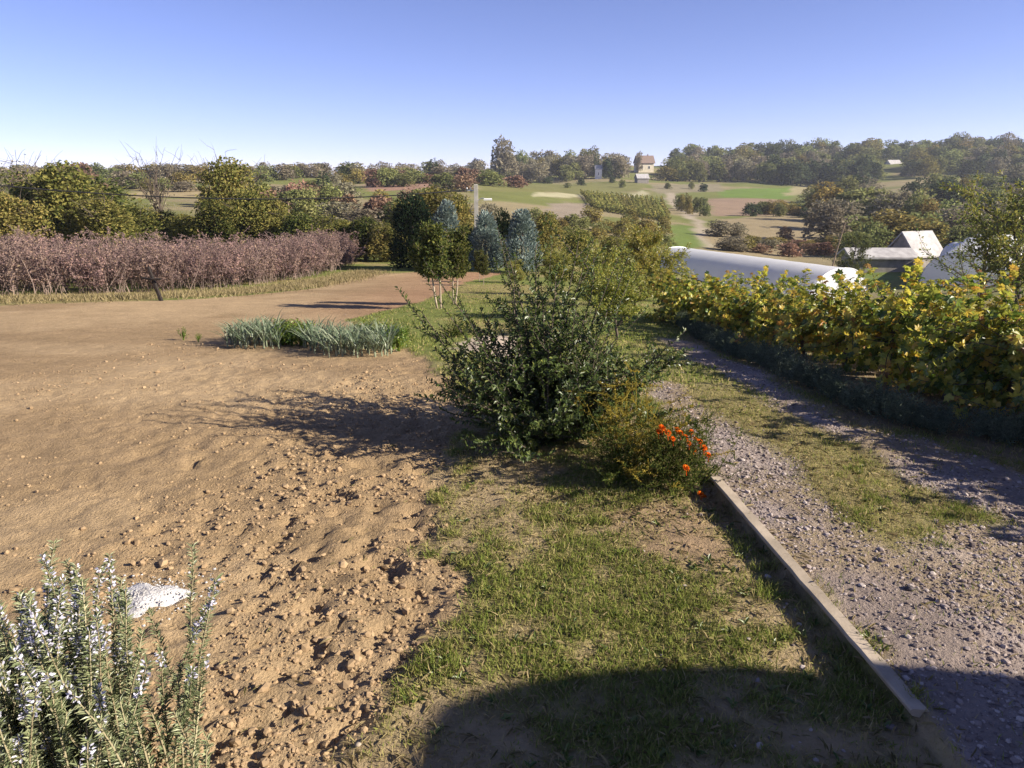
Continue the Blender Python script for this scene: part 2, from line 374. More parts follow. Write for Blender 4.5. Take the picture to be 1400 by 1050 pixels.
BEDV = np.concatenate([outline([(930, 462), (1066, 520), (1140, 570), (1250, 596), (1398, 640)]), [(8.2, 4.6), (9.4, 5.2)], outline([(1398, 540), (1200, 470), (960, 432)])])
FARZ = [  # outline, albedo, is grass-like
    ([(975, 345), (962, 322), (985, 300), (1075, 292), (1130, 306), (1145, 345), (1060, 352)], (.27, .215, .125)),
    ([(905, 340), (922, 306), (955, 309), (972, 334), (940, 345)], (.13, .17, .045)),
    ([(905, 262), (932, 290), (955, 310), (962, 338), (974, 338), (970, 312), (945, 288), (916, 258)], (.34, .285, .21)),
    ([(985, 260), (1105, 254), (1075, 272), (985, 270)], (.13, .19, .04)),
    ([(1085, 254), (1110, 252), (1112, 264), (1070, 268)], (.30, .26, .14)),
    ([(965, 271), (1075, 273), (1085, 294), (980, 296)], (.26, .185, .125)),
    ([(730, 263), (878, 260), (882, 266), (730, 269)], (.36, .33, .20)),
    ([(660, 251), (880, 249), (880, 259), (660, 262)], (.17, .165, .06)),
    ([(745, 279), (812, 277), (808, 300), (740, 302)], (.25, .205, .15)),
    ([(500, 243), (590, 240), (610, 256), (500, 262)], (.27, .165, .12)),
    ([(180, 258), (285, 256), (300, 268), (180, 272)], (.33, .26, .14)),
    ([(1110, 372), (1240, 368), (1260, 384), (1120, 388)], (.15, .19, .055)),
    ([(890, 252), (985, 250), (985, 262), (895, 266)], (.22, .19, .12)),
]
FARZ = [(outline(p), c) for p, c in FARZ]

def zone(x, y):
    wx = x + (fbm(x * 2.2, y * 2.2, 31, 3) - .5) * 0.5; wy = y + (fbm(x * 2.2, y * 2.2, 47, 3) - .5) * 0.5
    f = sst(-.10, .10, sdf(FIELD, wx, wy))
    wx2 = x + (wx - x) * .7; wy2 = y + (wy - y) * .7
    g = np.maximum(sst(-.14, .12, sdf(GRAVL, wx2, wy2)), sst(-.14, .12, sdf(GRAVR, wx2, wy2)))
    kx = KX0 + (y - KY0) * (KX1 - KX0) / (KY1 - KY0)
    g = np.where((x < kx + .02) & (y < 5.5), 0, g)
    b = sst(-.2, .2, sdf(BEDV, wx, wy)) * (1 - g)
    p = sst(-.15, .15, sdf(PALE, wx, wy)); br = sst(-.25, .25, sdf(BARE, wx, wy)) * (1 - g)
    return f, g, b, p, br
def patch(x, y): return .55 * fbm(x * 1.2 + 3, y * 1.2, 71, 3) + .45 * fbm(x * 5.0, y * 5.0, 73, 3)          # lush / bare patches of the lawn
def disp(x, y, f, g):
    near = 1 - sst(9, 26, y)
    soil = (fbm(x * 8, y * 8, 3, 3) - .5) * .075 - np.maximum(vn(x * 6.5, y * 6.5, 15) - .66, 0) * .22 + (fbm(x * 1.3, y * 1.3, 9, 2) - .5) * .03 + (vn(x * 14, y * 14, 13) - .5) * .055 - np.maximum(vn(x * 11, y * 11, 14) - .72, 0) * .2
    amp = 0.28 + 0.6 * sst(-4.5, -0.8, x) * (1 - sst(5.5, 11, y))
    furrow = np.sin((x * .25 + y) * 2 * PI / .55) * .006
    lawn = (fbm(x * 2.5, y * 2.5, 21, 4) - .5) * .05
    grav = (fbm(x * 9, y * 9, 23, 2) - .5) * .022 + (fbm(x * 1.5, y * 1.5, 24, 2) - .5) * .05
    return near * (f * (soil * amp + furrow - .02) + g * grav + (1 - f - g).clip(0, 1) * lawn)
def surf(x, y):
    x = np.asarray(x, float); y = np.asarray(y, float); z = zone(x, y); return hgt(x, y) + disp(x, y, z[0], z[1])
def s1(x, y): return float(surf(np.array([x]), np.array([y]))[0])

def axis(lo, hi, c0, c1, step, growth):
    r = [c1]; 
    while r[-1] < hi: r.append(r[-1] + max(step, growth * (r[-1] - c1 + step / growth)))
    l = [c0]
    while l[-1] > lo: l.append(l[-1] - max(step, growth * (c0 - l[-1] + step / growth)))
    return np.concatenate([l[::-1], np.arange(c0 + step, c1 - step / 2, step), r])
xs = axis(-900, 1100, -4.2, 4.2, .045, .021); ys = axis(-300, 1000, 2.2, 9.0, .045, .0165)
X, Y = np.meshgrid(xs, ys); xf, yf = X.ravel(), Y.ravel()
f_, g_, b_, p_, br_ = zone(xf, yf)
zf = hgt(xf, yf) + disp(xf, yf, f_, g_)
def mixc(a, b, t): return a + (b - a) * t[:, None]
pt = patch(xf, yf); big = fbm(xf / 25, yf / 25, 61, 4)
lush = sst(.40, .62, pt)
col = mixc(np.array([.31, .235, .135]), np.array([.21, .19, .07]), lush)
lawnfar = mixc(np.array([.25, .21, .09]), np.array([.155, .175, .05]), sst(.36, .52, fbm(xf / 3, yf / 3, 63, 4)))
col = mixc(col, np.array([.20, .18, .07]), .7 * sst(1.9, 2.3, xf) * sst(3.8, 4.4, yf) * (1 - sst(9, 11, yf)))
col = mixc(col, lawnfar, sst(8, 12, yf))
hill = mixc(np.array([.25, .205, .115]), np.array([.15, .16, .05]), sst(.34, .55, big))
col = mixc(col, hill, sst(42, 60, yf))
for poly, c in FARZ:
    dd = sdf(poly, xf + (fbm(xf / 9, yf / 9, 81, 3) - .5) * 6, yf + (fbm(xf / 9, yf / 9, 83, 3) - .5) * 6)
    col = mixc(col, np.array(c), sst(-1.2, 1.2, dd))
drysoil = mixc(np.array([.30, .21, .118]), np.array([.37, .265, .152]), sst(.35, .65, fbm(xf / 1.7, yf / 1.7, 65, 4)))
drysoil = mixc(drysoil, np.array([.30, .17, .10]), sst(14, 20, yf) * sst(-7, -2, xf) * .7)
verge = sst(-3.5, -.2, -sdf(FIELD, xf, yf)) * 0
col = mixc(col, drysoil, f_)
col = mixc(col, np.array([.27, .185, .115]), br_ * .75 * (1 - f_))
col = mixc(col, np.array([.22, .165, .11]), b_ * .8)
gc = mixc(np.array([.25, .20, .17]), np.array([.34, .28, .25]), sst(.35, .65, fbm(xf * 1.4, yf * 1.4, 67, 4)))
gc = mixc(gc, np.array([.26, .20, .125]), sst(.52, .7, fbm(xf * .9 + 9, yf * .9, 69, 3)) * .8)
col = mixc(col, gc, g_)
col = mixc(col, np.array([.50, .40, .32]), p_ * .85)
nx, ny = len(xs), len(ys)
ii = (np.arange(ny - 1)[:, None] * nx + np.arange(nx - 1)[None]).ravel()
Q = np.stack([ii, ii + 1, ii + nx + 1, ii + nx], -1)
fc = f_[Q].mean(1); gcn = g_[Q].mean(1); yc = yf[Q].mean(1)
zid = np.where(fc > .5, 0, np.where(gcn > .5, 1, np.where(yc > 46, 3, 2)))
print('terrain', len(xf), len(Q))
for k, nm in enumerate(['tilled_field', 'gravel_driveway', 'lawn', 'hillside']):
    q = Q[zid == k]; used, inv = np.unique(q.ravel(), return_inverse=True)
    mb = MB(); mb.add(np.stack([xf, yf, zf], -1)[used], inv.reshape(-1, 4))
    me = mb.mesh(nm, M['ground'], True)
    ca = me.attributes.new('Col', 'FLOAT_COLOR', 'POINT')
    ca.data.foreach_set('color', np.concatenate([col[used], np.ones((len(used), 1))], 1).astype(np.float32).ravel())
    tag(obj(nm, me), kind='structure')

# ------------------------------------------------------------------ loose soil, gravel, grass (uncountable stuff)
ph = (1 + 5 ** .5) / 2
ICO = nrm(np.array([(-1, ph, 0), (1, ph, 0), (-1, -ph, 0), (1, -ph, 0), (0, -1, ph), (0, 1, ph), (0, -1, -ph), (0, 1, -ph), (ph, 0, -1), (ph, 0, 1), (-ph, 0, -1), (-ph, 0, 1)], float))
ICF = np.array([(0, 11, 5), (0, 5, 1), (0, 1, 7), (0, 7, 10), (0, 10, 11), (1, 5, 9), (5, 11, 4), (11, 10, 2), (10, 7, 6), (7, 1, 8), (3, 9, 4), (3, 4, 2), (3, 2, 6), (3, 6, 8), (3, 8, 9), (4, 9, 5), (2, 4, 11), (6, 2, 10), (8, 6, 7), (9, 8, 1)])
OCT = np.array([(1, 0, 0), (-1, 0, 0), (0, 1, 0), (0, -1, 0), (0, 0, 1), (0, 0, -1)], float)
OCF = np.array([(0, 2, 4), (2, 1, 4), (1, 3, 4), (3, 0, 4), (2, 0, 5), (1, 2, 5), (3, 1, 5), (0, 3, 5)])
def lumps(mb, P, r, tone, flat=.7, base=(ICO, ICF), jit=.28):
    B, F = base; n = len(P); k = len(B)
    V = B[None] * (1 + rng.uniform(-jit, jit, (n, k, 1))) * (r[:, None, None] * rng.uniform(.7, 1.25, (n, 1, 3)) * np.array([1, 1, flat]))
    a = rng.uniform(0, 2 * PI, n); c, s = np.cos(a)[:, None], np.sin(a)[:, None]
    V = np.stack([V[..., 0] * c - V[..., 1] * s, V[..., 0] * s + V[..., 1] * c, V[..., 2]], -1) + P[:, None]
    mb.add(V.reshape(-1, 3), ((np.arange(n) * k)[:, None, None] + F[None]).reshape(-1, 3), np.repeat(tone, k))
def stones(mb, P, r, tone, flat, jit, cut):
    k = r > cut; lumps(mb, P[k], r[k], tone[k], flat, (ICO, ICF), jit * .75); lumps(mb, P[~k], r[~k], tone[~k], flat, (OCT, OCF), jit)
def scatter(n, x0, x1, y0, y1, power=1.0):
    x = rng.uniform(x0, x1, n); y = y0 + (y1 - y0) * rng.uniform(0, 1, n) ** power; return x, y
mb = MB()
x, y = scatter(150000, -6.5, 0.3, 2.3, 13, 1.6)
f, g, b, p, br = zone(x, y)
dens = f * (.10 + .9 * sst(-3.6, -1.0, x + (y - 5) * .12) * (1 - sst(6, 11, y))) * sst(.32, .62, fbm(x * 1.6, y * 1.6, 91, 3))
k = rng.uniform(0, 1, len(x)) < dens * .62
x, y = x[k], y[k]; r = np.minimum(.0035 + rng.exponential(.0046, len(x)), .036)
stones(mb, np.stack([x, y, surf(x, y) + r * .2], -1), r, rng.uniform(0.1, .85, len(x)), .8, .4, .0095)
tag(mb.build('soil_clods', M['clod']), 'loose brown clods strewn over the tilled soil', 'soil clods', kind='stuff')
print('clods', len(x))
mb = MB()
x, y = scatter(120000, 0.8, 6.5, 2.3, 11, 1.4); f, g, b, p, br = zone(x, y)
k = rng.uniform(0, 1, len(x)) < np.maximum(g * (.4 + .6 * sst(.32, .55, fbm(x * 1.4, y * 1.4, 67, 4))), .02 * (1 - f)); x, y = x[k], y[k]
r = np.minimum(.0035 + rng.exponential(.0038, len(x)), .024)
stones(mb, np.stack([x, y, surf(x, y) + r * .2], -1), r, rng.uniform(0, 1, len(x)) ** 1.2, .62, .35, .0095)
tag(mb.build('gravel_stones', M['gravel']), 'loose grey gravel stones lying in the driveway ruts', 'gravel', kind='stuff')
print('gravel', len(x))
def grass(n, x0, x1, y0, y1, power, hmul, wid, thr=.36, name='turf_grass', label='', extra=1.0):
    x, y = scatter(n, x0, x1, y0, y1, power); f, g, b, p, br = zone(x, y); pa = patch(x, y)
    fr = sst(-.45, 0, sdf(FIELD, x, y)) * f * .0
    k = rng.uniform(0, 1, len(x)) < (1 - f) * (1 - g * .95) * (1 - p) * (1 - br * .8) * (1 - .75 * b) * np.maximum(.16 + .84 * sst(thr, thr + .26, pa), .7 * sst(1.9, 2.1, x) * sst(4.0, 4.4, y)) * extra
    x, y, pa = x[k], y[k], pa[k]; n = len(x)
    lushb = sst(.42, .62, pa)
    L = (.016 + rng.exponential(.012, n).clip(0, .05) + .022 * lushb) * hmul
    D = np.stack([rng.normal(0, .55, n), rng.normal(0, .55, n), np.ones(n)], -1)
    dry = rng.uniform(0, 1, n); tone = np.where(dry < .55 - .38 * lushb, rng.uniform(.62, 1, n), rng.uniform(0, .5, n) + .15 * (1 - lushb))
    mb = MB(); leaves(mb, np.stack([x, y, surf(x, y) - .004], -1), D, rdir(n), L, wid * rng.uniform(.7, 1.3, n), tone, 'blade')
    print(name, n)
    return tag(mb.build(name, M['grass']), label, 'grass', kind='stuff')
grass(200000, -1.4, 5.5, 2.4, 8.5, 1.25, 1.0, .0055, .36, 'turf_grass', 'patchy short green and dry grass of the near verge')
grass(60000, -4, 7.5, 8.5, 30, 1.5, 1.15, .016, .30, 'lawn_grass', 'short green grass of the lawn strip running downhill')
def strip_grass(name, label, pts, n, wid, hl, mat, L0=.10, w=.012):
    pts = np.array(pts); seg = np.linalg.norm(np.diff(pts, axis=0), axis=1); cs = np.concatenate([[0], np.cumsum(seg)]); t = rng.uniform(0, cs[-1], n)
    x = np.interp(t, cs, pts[:, 0]) + rng.normal(0, wid, n); y = np.interp(t, cs, pts[:, 1]) + rng.normal(0, wid, n)
    D = np.stack([rng.normal(0, .6, n), rng.normal(0, .6, n), np.ones(n)], -1)
    mb = MB(); leaves(mb, np.stack([x, y, surf(x, y)], -1), D, rdir(n), rng.uniform(.5, 1.3, n) * L0, w, rng.uniform(0, 1, n), 'blade')
    return tag(mb.build(name, mat), label, 'grass', kind='stuff')
strip_grass('verge_grass', 'dry yellow grass verge between the tilled field and the berry bushes', outline([(-60, 413), (0, 411), (120, 409), (250, 405), (400, 393), (470, 381), (500, 372)]), 16000, .55, 1, M['drygrass'], .16, .02)
# lusher tufts standing out of the turf
mb = MB(); x, y = scatter(1500, -1.0, 5.0, 2.5, 8.2, 1.15); f, g, b, p, br = zone(x, y)
k = rng.uniform(0, 1, len(x)) < (1 - f) * (1 - g) * (1 - br * .7) * (1 - b) * sst(.45, .6, patch(x, y)); x, y = x[k], y[k]
nb = rng.integers(14, 46, len(x)); X_ = np.repeat(x, nb) + rng.normal(0, .028, nb.sum()); Y_ = np.repeat(y, nb) + rng.normal(0, .028, nb.sum()); n = len(X_)
D = np.stack([rng.normal(0, .65, n), rng.normal(0, .65, n), np.ones(n)], -1); tb = np.repeat(rng.uniform(0, .35, len(x)), nb)
leaves(mb, np.stack([X_, Y_, surf(X_, Y_) - .004], -1), D, rdir(n), rng.uniform(.03, .085, n) * np.repeat(rng.uniform(.6, 1.2, len(x)), nb), rng.uniform(.004, .007, n), (tb + rng.uniform(0, .35, n)), 'blade')
tag(mb.build('grass_tufts', M['grass']), 'lush bright green grass tufts standing out of the near turf', 'grass', kind='stuff'); print('tufts', n)
# straw and dry bits
mb = MB(); x, y = scatter(9000, -1.6, 4.5, 2.5, 8, 1.2); f, g, b, p, br = zone(x, y); k = rng.uniform(0, 1, len(x)) < (1 - .93 * f) * (1 - .9 * g); x, y = x[k], y[k]; n = len(x)
leaves(mb, np.stack([x, y, surf(x, y) + .008], -1), np.stack([rng.normal(0, 1, n), rng.normal(0, 1, n), rng.uniform(-.05, .3, n)], -1), np.tile([0, 0, 1.], (n, 1)) + rng.normal(0, .4, (n, 3)), rng.uniform(.02, .09, n), rng.uniform(.003, .012, n), rng.uniform(0, 1, n), 'oval')
tag(mb.build('straw', M['drygrass']), 'dry straw and leaf scraps scattered through the near turf', 'straw', kind='stuff')
# broad-leaved weeds in the turf
mb = MB(); x, y = scatter(900, -.9, 3.4, 2.6, 7.5, 1.2); f, g, b, p, br = zone(x, y)
k = (rng.uniform(0, 1, len(x)) < (1 - f) * (1 - g) * sst(.40, .55, patch(x, y)) * .6) ; x, y = x[k], y[k]
for a, b in zip(x, y):
    n = rng.integers(4, 9); an = rng.uniform(0, 2 * PI, n); D = np.stack([np.cos(an), np.sin(an), rng.uniform(.2, .9, n)], -1)
    leaves(mb, np.repeat([[a, b, s1(a, b)]], n, 0), D, np.tile([0, 0, 1.0], (n, 1)), rng.uniform(.025, .06, n), rng.uniform(.012, .024, n), rng.uniform(.2, 1, n), 'oval')
tag(mb.build('turf_weeds', M['weed']), 'small broad leaved weeds growing through the near turf', 'weeds', kind='stuff')

# ------------------------------------------------------------------ house beside the camera (its canopy shades the foreground)
EZ = 4.0
k_ = EZ / math.tan(SUN_EL)
edge = [(-.50, 2.45), (-.43, 2.84), (-.37, 3.02), (-.07, 3.16), (.23, 3.24), (.58, 3.30), (1.01, 3.32), (1.5, 3.28), (1.89, 3.23), (2.59, 3.13), (3.4, 3.02)]
EDGE = [(a + SUN_H.x * k_, b + SUN_H.y * k_) for a, b in edge]
HX0, HX1 = EDGE[0][0], EDGE[-1][0] + 4
hs = empty('house', (HX0 + 4, -3, 0))
tag(hs, 'house beside the viewpoint whose curved terrace canopy shades the foreground grass', 'house')
ol = EDGE + [(HX1, EDGE[-1][1] - .2), (HX1, -7.5), (EDGE[0][0] - .9, -7.5)]
mb = MB(); n = len(ol); ox, oy = HX0 + 4, -3
V = np.array([(a - ox, b - oy, EZ - .16) for a, b in ol] + [(a - ox, b - oy, EZ) for a, b in ol])
mb.add(V, [np.array([list(range(n))[::-1]]), np.array([list(range(n, 2 * n))]), np.array([[i, (i + 1) % n, n + (i + 1) % n, n + i] for i in range(n)])])
mb.build('canopy', M['roof'], hs)
mb = MB(); wx0, wx1, wy0, wy1 = .7 - 4, HX1 - ox - .5, -4.2, 2.2
box(mb, ((wx0 + wx1) / 2, (wy0 + wy1) / 2, (EZ - .17) / 2), (wx1 - wx0, wy1 - wy0, EZ - .17)); mb.build('wall', M['wall'], hs)
for q in (wx0 + 2.2, wx0 + 6.5):
    mb = MB(); box(mb, (q, wy1 + .03, 1.7), (1.3, .09, 1.4)); wo = mb.build('window', M['whitewall'], hs)
    mb = MB(); box(mb, (q, wy1 + .08, 1.7), (1.1, .03, 1.2)); mb.build('pane', M['glass'], wo)
mb = MB(); box(mb, (wx0 + 4.4, wy1 + .04, 1.05), (1.0, .1, 2.1)); mb.build('door', M['wood'], hs)

# ------------------------------------------------------------------ kerb
mb = MB(); N = 24; rows = []
for i in range(N + 1):
    t = i / N; x = KX0 + (KX1 - KX0) * t; y = KY0 + (KY1 - KY0) * t
    wdt = .044 + rng.normal(0, .0015); z1 = .112 + rng.normal(0, .0018)
    for dx, dz in ((-wdt + .012, z1 - .036), (-wdt, z1 - .008), (-wdt + .008, z1), (wdt - .008, z1 - .002), (wdt, z1 - .01), (wdt - .005, z1 - .06)): rows.append((x + dx, y, dz))
i = np.arange(N)[:, None] * 6; j = np.arange(5)[None]
mb.add(np.array(rows), [np.stack([i + j, i + j + 1, i + 7 + j, i + 6 + j], -1).reshape(-1, 4)[:, ::-1], np.array([[0, 1, 2, 3, 4, 5]]), np.array([[5, 4, 3, 2, 1, 0]]) + N * 6])
tag(mb.build('kerb', M['kerb']), 'long narrow pale kerb between the turf and the gravel driveway', 'kerb')

# ------------------------------------------------------------------ twigs with leaves
def arc(p0, d, L, n, up=.0, wob=.06, r=None):
    r = r or rng; p = np.array(p0, float); d = nrm(np.array(d, float)); out = [p.copy()]
    for _ in range(n):
        d = nrm(d + np.array([0, 0, up]) / n + r.normal(0, wob, 3)); p = p + d * L / n; out.append(p.copy())
    return np.array(out)
def along(pts, step, start=.15):
    seg = np.linalg.norm(np.diff(pts, axis=0), axis=1); cs = np.concatenate([[0], np.cumsum(seg)])
    t = np.arange(cs[-1] * start, cs[-1], step)
    P = np.stack([np.interp(t, cs, pts[:, k]) for k in range(3)], -1)
    T = nrm(np.stack([np.interp(t + .02, cs, pts[:, k], right=None) for k in range(3)], -1) - np.stack([np.interp(t - .02, cs, pts[:, k]) for k in range(3)], -1) + 1e-6)
    return P, T, t / cs[-1]
def shoot_leaves(mb, pts, step, L, W, tone, kind='oval', start=.15, spread=.9, droop=0.0):
    P, T, t = along(pts, step, start); n = len(P)
    if n == 0: return
    R = rdir(n); R = nrm(R - T * (R * T).sum(1, keepdims=True))
    D = nrm(T * .6 + R * spread + np.array([0, 0, -droop])); Nn = nrm(np.cross(D, np.cross(T, D)) + np.array([.15, -.1, .5]) + rng.normal(0, .3, (n, 3)))
    tn = tone(n, t) if callable(tone) else tone
    leaves(mb, P, D, Nn, L * rng.uniform(.65, 1.2, n), W * rng.uniform(.75, 1.15, n), tn, kind)

# main shrub: dark glossy bush with long whippy shoots
bx_, by_ = gp(748, 596)
br = empty('shrub', (bx_, by_, s1(bx_, by_) - .02)); tag(br, 'large dark green glossy shrub with whippy shoots behind the marigolds', 'shrub')
st, lv = MB(), MB()
tn = lambda n, t: (rng.uniform(0, .62, n) + .3 * (rng.uniform(0, 1, n) < .10) + .12 * t).clip(0, 1)
for q in range(86):
    a = rng.uniform(0, 2 * PI); tilt = rng.uniform(.02, 1.35); L = rng.uniform(.85, 2.0) * (1.15 - .34 * tilt)
    d = (math.cos(a) * math.sin(tilt), math.sin(a) * math.sin(tilt), math.cos(tilt))
    p = arc((math.cos(a) * .1 * rng.uniform(0, 1), math.sin(a) * .1 * rng.uniform(0, 1), 0), d, L, 9, up=.25, wob=.07)
    tube(st, p, np.linspace(.012, .003, 10), 4)
    shoot_leaves(lv, p, .020, .052, .027, tn, start=.12)
    for h in range(rng.integers(8, 13)):
        i = rng.integers(1, 9); ra = rng.uniform(0, 2 * PI); dd = nrm(p[min(i + 1, 9)] - p[i - 1]) * .7 + np.array([math.cos(ra), math.sin(ra), rng.uniform(-.3, .5)]) * .8
        s = arc(p[i], dd, rng.uniform(.2, .55), 5, up=.2, wob=.1); tube(st, s, np.linspace(.005, .0018, 6), 3, cap=False)
        shoot_leaves(lv, s, .016, .054, .028, tn, start=.05)
for (a, tilt, L) in ((PI, 1.12, 1.35), (2.9, .95, 1.55), (3.5, 1.0, 1.45), (2.6, .7, 1.9), (3.3, .55, 2.1), (3.0, .75, 2.0), (3.6, .5, 2.1), (.1, .7, 1.9), (6.0, .55, 2.0), (.3, .6, 1.6), (1.6, .4, 2.0), (2.2, .25, 2.0), (3.9, .35, 1.9), (5.6, .9, 1.2), (.0, .95, 1.35), (.5, .35, 2.05), (3.2, 1.3, 1.1)):
    d = (math.cos(a) * math.sin(tilt), math.sin(a) * math.sin(tilt), math.cos(tilt)); p = arc((0, 0, .05), d, L, 10, up=.15, wob=.05)
    tube(st, p, np.linspace(.012, .002, 11), 4); shoot_leaves(lv, p, .02, .05, .024, tn, start=.25)
st.build('stems', M['bark'], br); lv.build('foliage', M['bush'], br)

# ------------------------------------------------------------------ leafy trees with visible branches (fruit trees, young trees, roadside trees)
def branch_tree(h, spread, nb, nl, leafL, leafW, tone, fork=.35, r0=.06, kind='oval', seed=0, up=.5, sub=7, density=1.0):
    r = np.random.default_rng(seed); tr, lv = MB(), MB()
    trunk = arc((0, 0, 0), (r.normal(0, .05), r.normal(0, .05), 1), h * .75, 8, up=.2, wob=.05, r=r)
    tube(tr, trunk, np.linspace(r0, r0 * .35, 9), 7)
    def tone_f(n, t): return tone(n)
    for q in range(nb):
        i = r.integers(max(1, int(8 * fork)), 9); a = q * 2.4 + r.uniform(-.4, .4); el = r.uniform(.1, .9)
        d = (math.cos(a) * math.cos(el), math.sin(a) * math.cos(el), math.sin(el)); L = spread * r.uniform(.65, 1.15) * (1.15 - .35 * (i / 8))
        b = arc(trunk[i], d, L, 6, up=up, wob=.1, r=r); tube(tr, b, np.linspace(r0 * .42, r0 * .1, 7), 5)
        shoot_leaves(lv, b, .05 / density, leafL, leafW, tone_f, kind, .35, 1.0, .15)
        for s in range(sub):
            j = r.integers(2, 7); a2 = r.uniform(0, 2 * PI); dd = nrm(b[j] - b[j - 1]) * .8 + np.array([math.cos(a2), math.sin(a2), r.uniform(-.3, .8)]) * .8
            c = arc(b[j], dd, L * r.uniform(.25, .6), 5, up=.15, wob=.13, r=r); tube(tr, c, np.linspace(r0 * .14, r0 * .05, 6), 3, cap=False)
            P, T, t = along(c, nl, .05); n = len(P)
            for _ in range(3):
                R = rdir(n); leaves(lv, P + R * leafL * .6, nrm(T + R * 1.3 + np.array([0, 0, -.2])), nrm(rdir(n) + np.array([.3, -.2, .8])), leafL * rng.uniform(.6, 1.2, n), leafW * rng.uniform(.7, 1.2, n), tone(n), kind)
    return tr, lv
def put_tree(name, parts, u, Y, vtop, htpl, label, cat='tree', leafmat='fruit', bark='bark', group=None, rz=0, wid=1.0, dz=0.05):
    x, y, z = at(u, Y); s = (z_at(u, vtop, Y) - z) / htpl
    e = empty(name, (x, y, z - dz), rz, (s * wid, s * wid, s)); tag(e, label, cat, group)
    obj('trunk', parts[0], e); obj('crown', parts[1], e); return e
def mesh_pair(t, leafmat, bark='bark'): return (t[0].mesh('trunk', M[bark], True), t[1].mesh('crown', M[leafmat]))
def zmax(t): return max(float(v[:, 2].max()) for v in t[1].v)

t1 = branch_tree(3.6, 1.5, 26, .045, .11, .06, lambda n: rng.beta(2.2, 1.6, n), .25, .07, 'oval', 3, .6, 8)
t2 = branch_tree(3.4, 1.35, 24, .045, .11, .06, lambda n: rng.beta(2.8, 1.4, n), .2, .06, 'oval', 5, .7, 8)
P1, P2 = mesh_pair(t1, 'fruit'), mesh_pair(t2, 'fruit')
put_tree('fruit_tree', P1, 812, 16.5, 318, zmax(t1), 'yellow green fruit tree rising directly behind the big dark shrub', group='fruit trees on the lawn')
put_tree('fruit_tree', P2, 868, 20, 298, zmax(t2), 'yellowing fruit tree at the far end of the vine row left of the long tunnel', group='fruit trees on the lawn', rz=1.2)
put_tree('fruit_tree', P1, 760, 24, 330, zmax(t1), 'small yellow fruit tree just right of the blue junipers', group='fruit trees on the lawn', rz=2.5)
put_tree('fruit_tree', P2, 905, 24, 322, zmax(t2), 'leafy fruit tree closest to the far tip of the long tunnel', group='fruit trees on the lawn', rz=5.2, wid=1.2)
put_tree('fruit_tree', P1, 845, 13.5, 345, zmax(t1), 'yellow green sapling between the big dark shrub and the vine row', group='fruit trees on the lawn', rz=3.3, wid=1.15)
put_tree('fruit_tree', P2, 706, 30, 352, zmax(t2), 'small bright yellow green fruit tree below the rightmost juniper', group='fruit trees on the lawn', rz=4.1, wid=1.3)

# two young staked trees
yt = branch_tree(2.2, .55, 34, .032, .085, .05, lambda n: (rng.beta(1.6, 2.0, n)), .5, .028, 'oval', 8, 1.0, 9)
YP = mesh_pair(yt, 'hedgedark', 'palebark')
for u, vb, vt, lab, rz, wd in ((598, 422, 296, 'young round tree on a pale thin trunk, left one of the staked pair', 0.3, 1.05), (622, 417, 304, 'young round tree on a pale thin trunk, right one of the staked pair', 2.0, .92)):
    x, y = gp(u, vb); s = (z_at(u, vt, y) - h1(x, y)) / zmax(yt)
    e = empty('young_tree', (x, y, h1(x, y) - .03), rz, (s * wd, s * wd, s)); tag(e, lab, 'tree', 'young staked trees'); obj('trunk', YP[0], e); obj('crown', YP[1], e)
    mb = MB(); tube(mb, [(.09, .02, 0), (.085, .02, .6), (.08, .02, 1.15)], .022, 6); mb.build('stake', M['palebark'], e)
for u, vb, vt in ((655, 386, 338), (661, 391, 345)):
    x, y = gp(u, vb); s = (z_at(u, vt, y) - h1(x, y)) / zmax(yt)
    e = empty('young_tree', (x, y, h1(x, y) - .03), u, (s * .8, s * .8, s)); tag(e, ['slim young tree in front of the middle juniper, left of two', 'slim young tree in front of the middle juniper, right of two'][u == 661], 'tree', 'young staked trees'); obj('trunk', YP[0], e); obj('crown', YP[1], e)
# little shrub on the lawn by the pale patch
x, y = gp(622, 460); mb = MB()
for q in range(60):
    p = arc((rng.normal(0, .12), rng.normal(0, .1), 0), (rng.normal(0, .6), rng.normal(0, .6), 1), rng.uniform(.15, .38), 4); shoot_leaves(mb, p, .02, .05, .02, lambda n, t: rng.uniform(0, .8, n), start=.1)
o = mb.build('lawn_shrub', M['mari']); o.location = (x, y, h1(x, y)); tag(o, 'small low dull green shrub on the lawn by the pale bare patch', 'shrub')

# tree with dark crooked boughs at the right, in front of the round tunnel
rt = branch_tree(4.6, 2.3, 30, .07, .12, .07, lambda n: rng.beta(1.8, 2.0, n), .22, .10, 'oval', 21, .4, 8)
RP = mesh_pair(rt, 'fruit')
put_tree('orchard_tree', RP, 1392, 34, 218, zmax(rt), 'tall yellow green orchard tree cut by the right edge of the view', group='orchard trees by the tunnels', wid=1.0)
rt2 = branch_tree(3.6, 2.2, 20, .22, .11, .06, lambda n: rng.beta(1.6, 2.4, n), .2, .085, 'oval', 23, .25, 7)
put_tree('orchard_tree', mesh_pair(rt2, 'fruit'), 1338, 40, 272, zmax(rt2), 'half bare tree with dark crooked boughs in front of the round tunnel', group='orchard trees by the tunnels', wid=1.15)
rt3 = branch_tree(3.4, 1.3, 20, .07, .11, .06, lambda n: rng.beta(1.5, 2.6, n), .2, .06, 'oval', 25, .5, 8)
R3 = mesh_pair(rt3, 'hedgedark')
put_tree('orchard_tree', R3, 1160, 72, 312, zmax(rt3), 'dark leafy tree beside the leaning pole behind the long tunnel', group='orchard trees by the tunnels')
put_tree('orchard_tree', R3, 1395, 52, 330, zmax(rt3), 'dark leafy tree right of the small tunnel at the edge of view', group='orchard trees by the tunnels', rz=2)

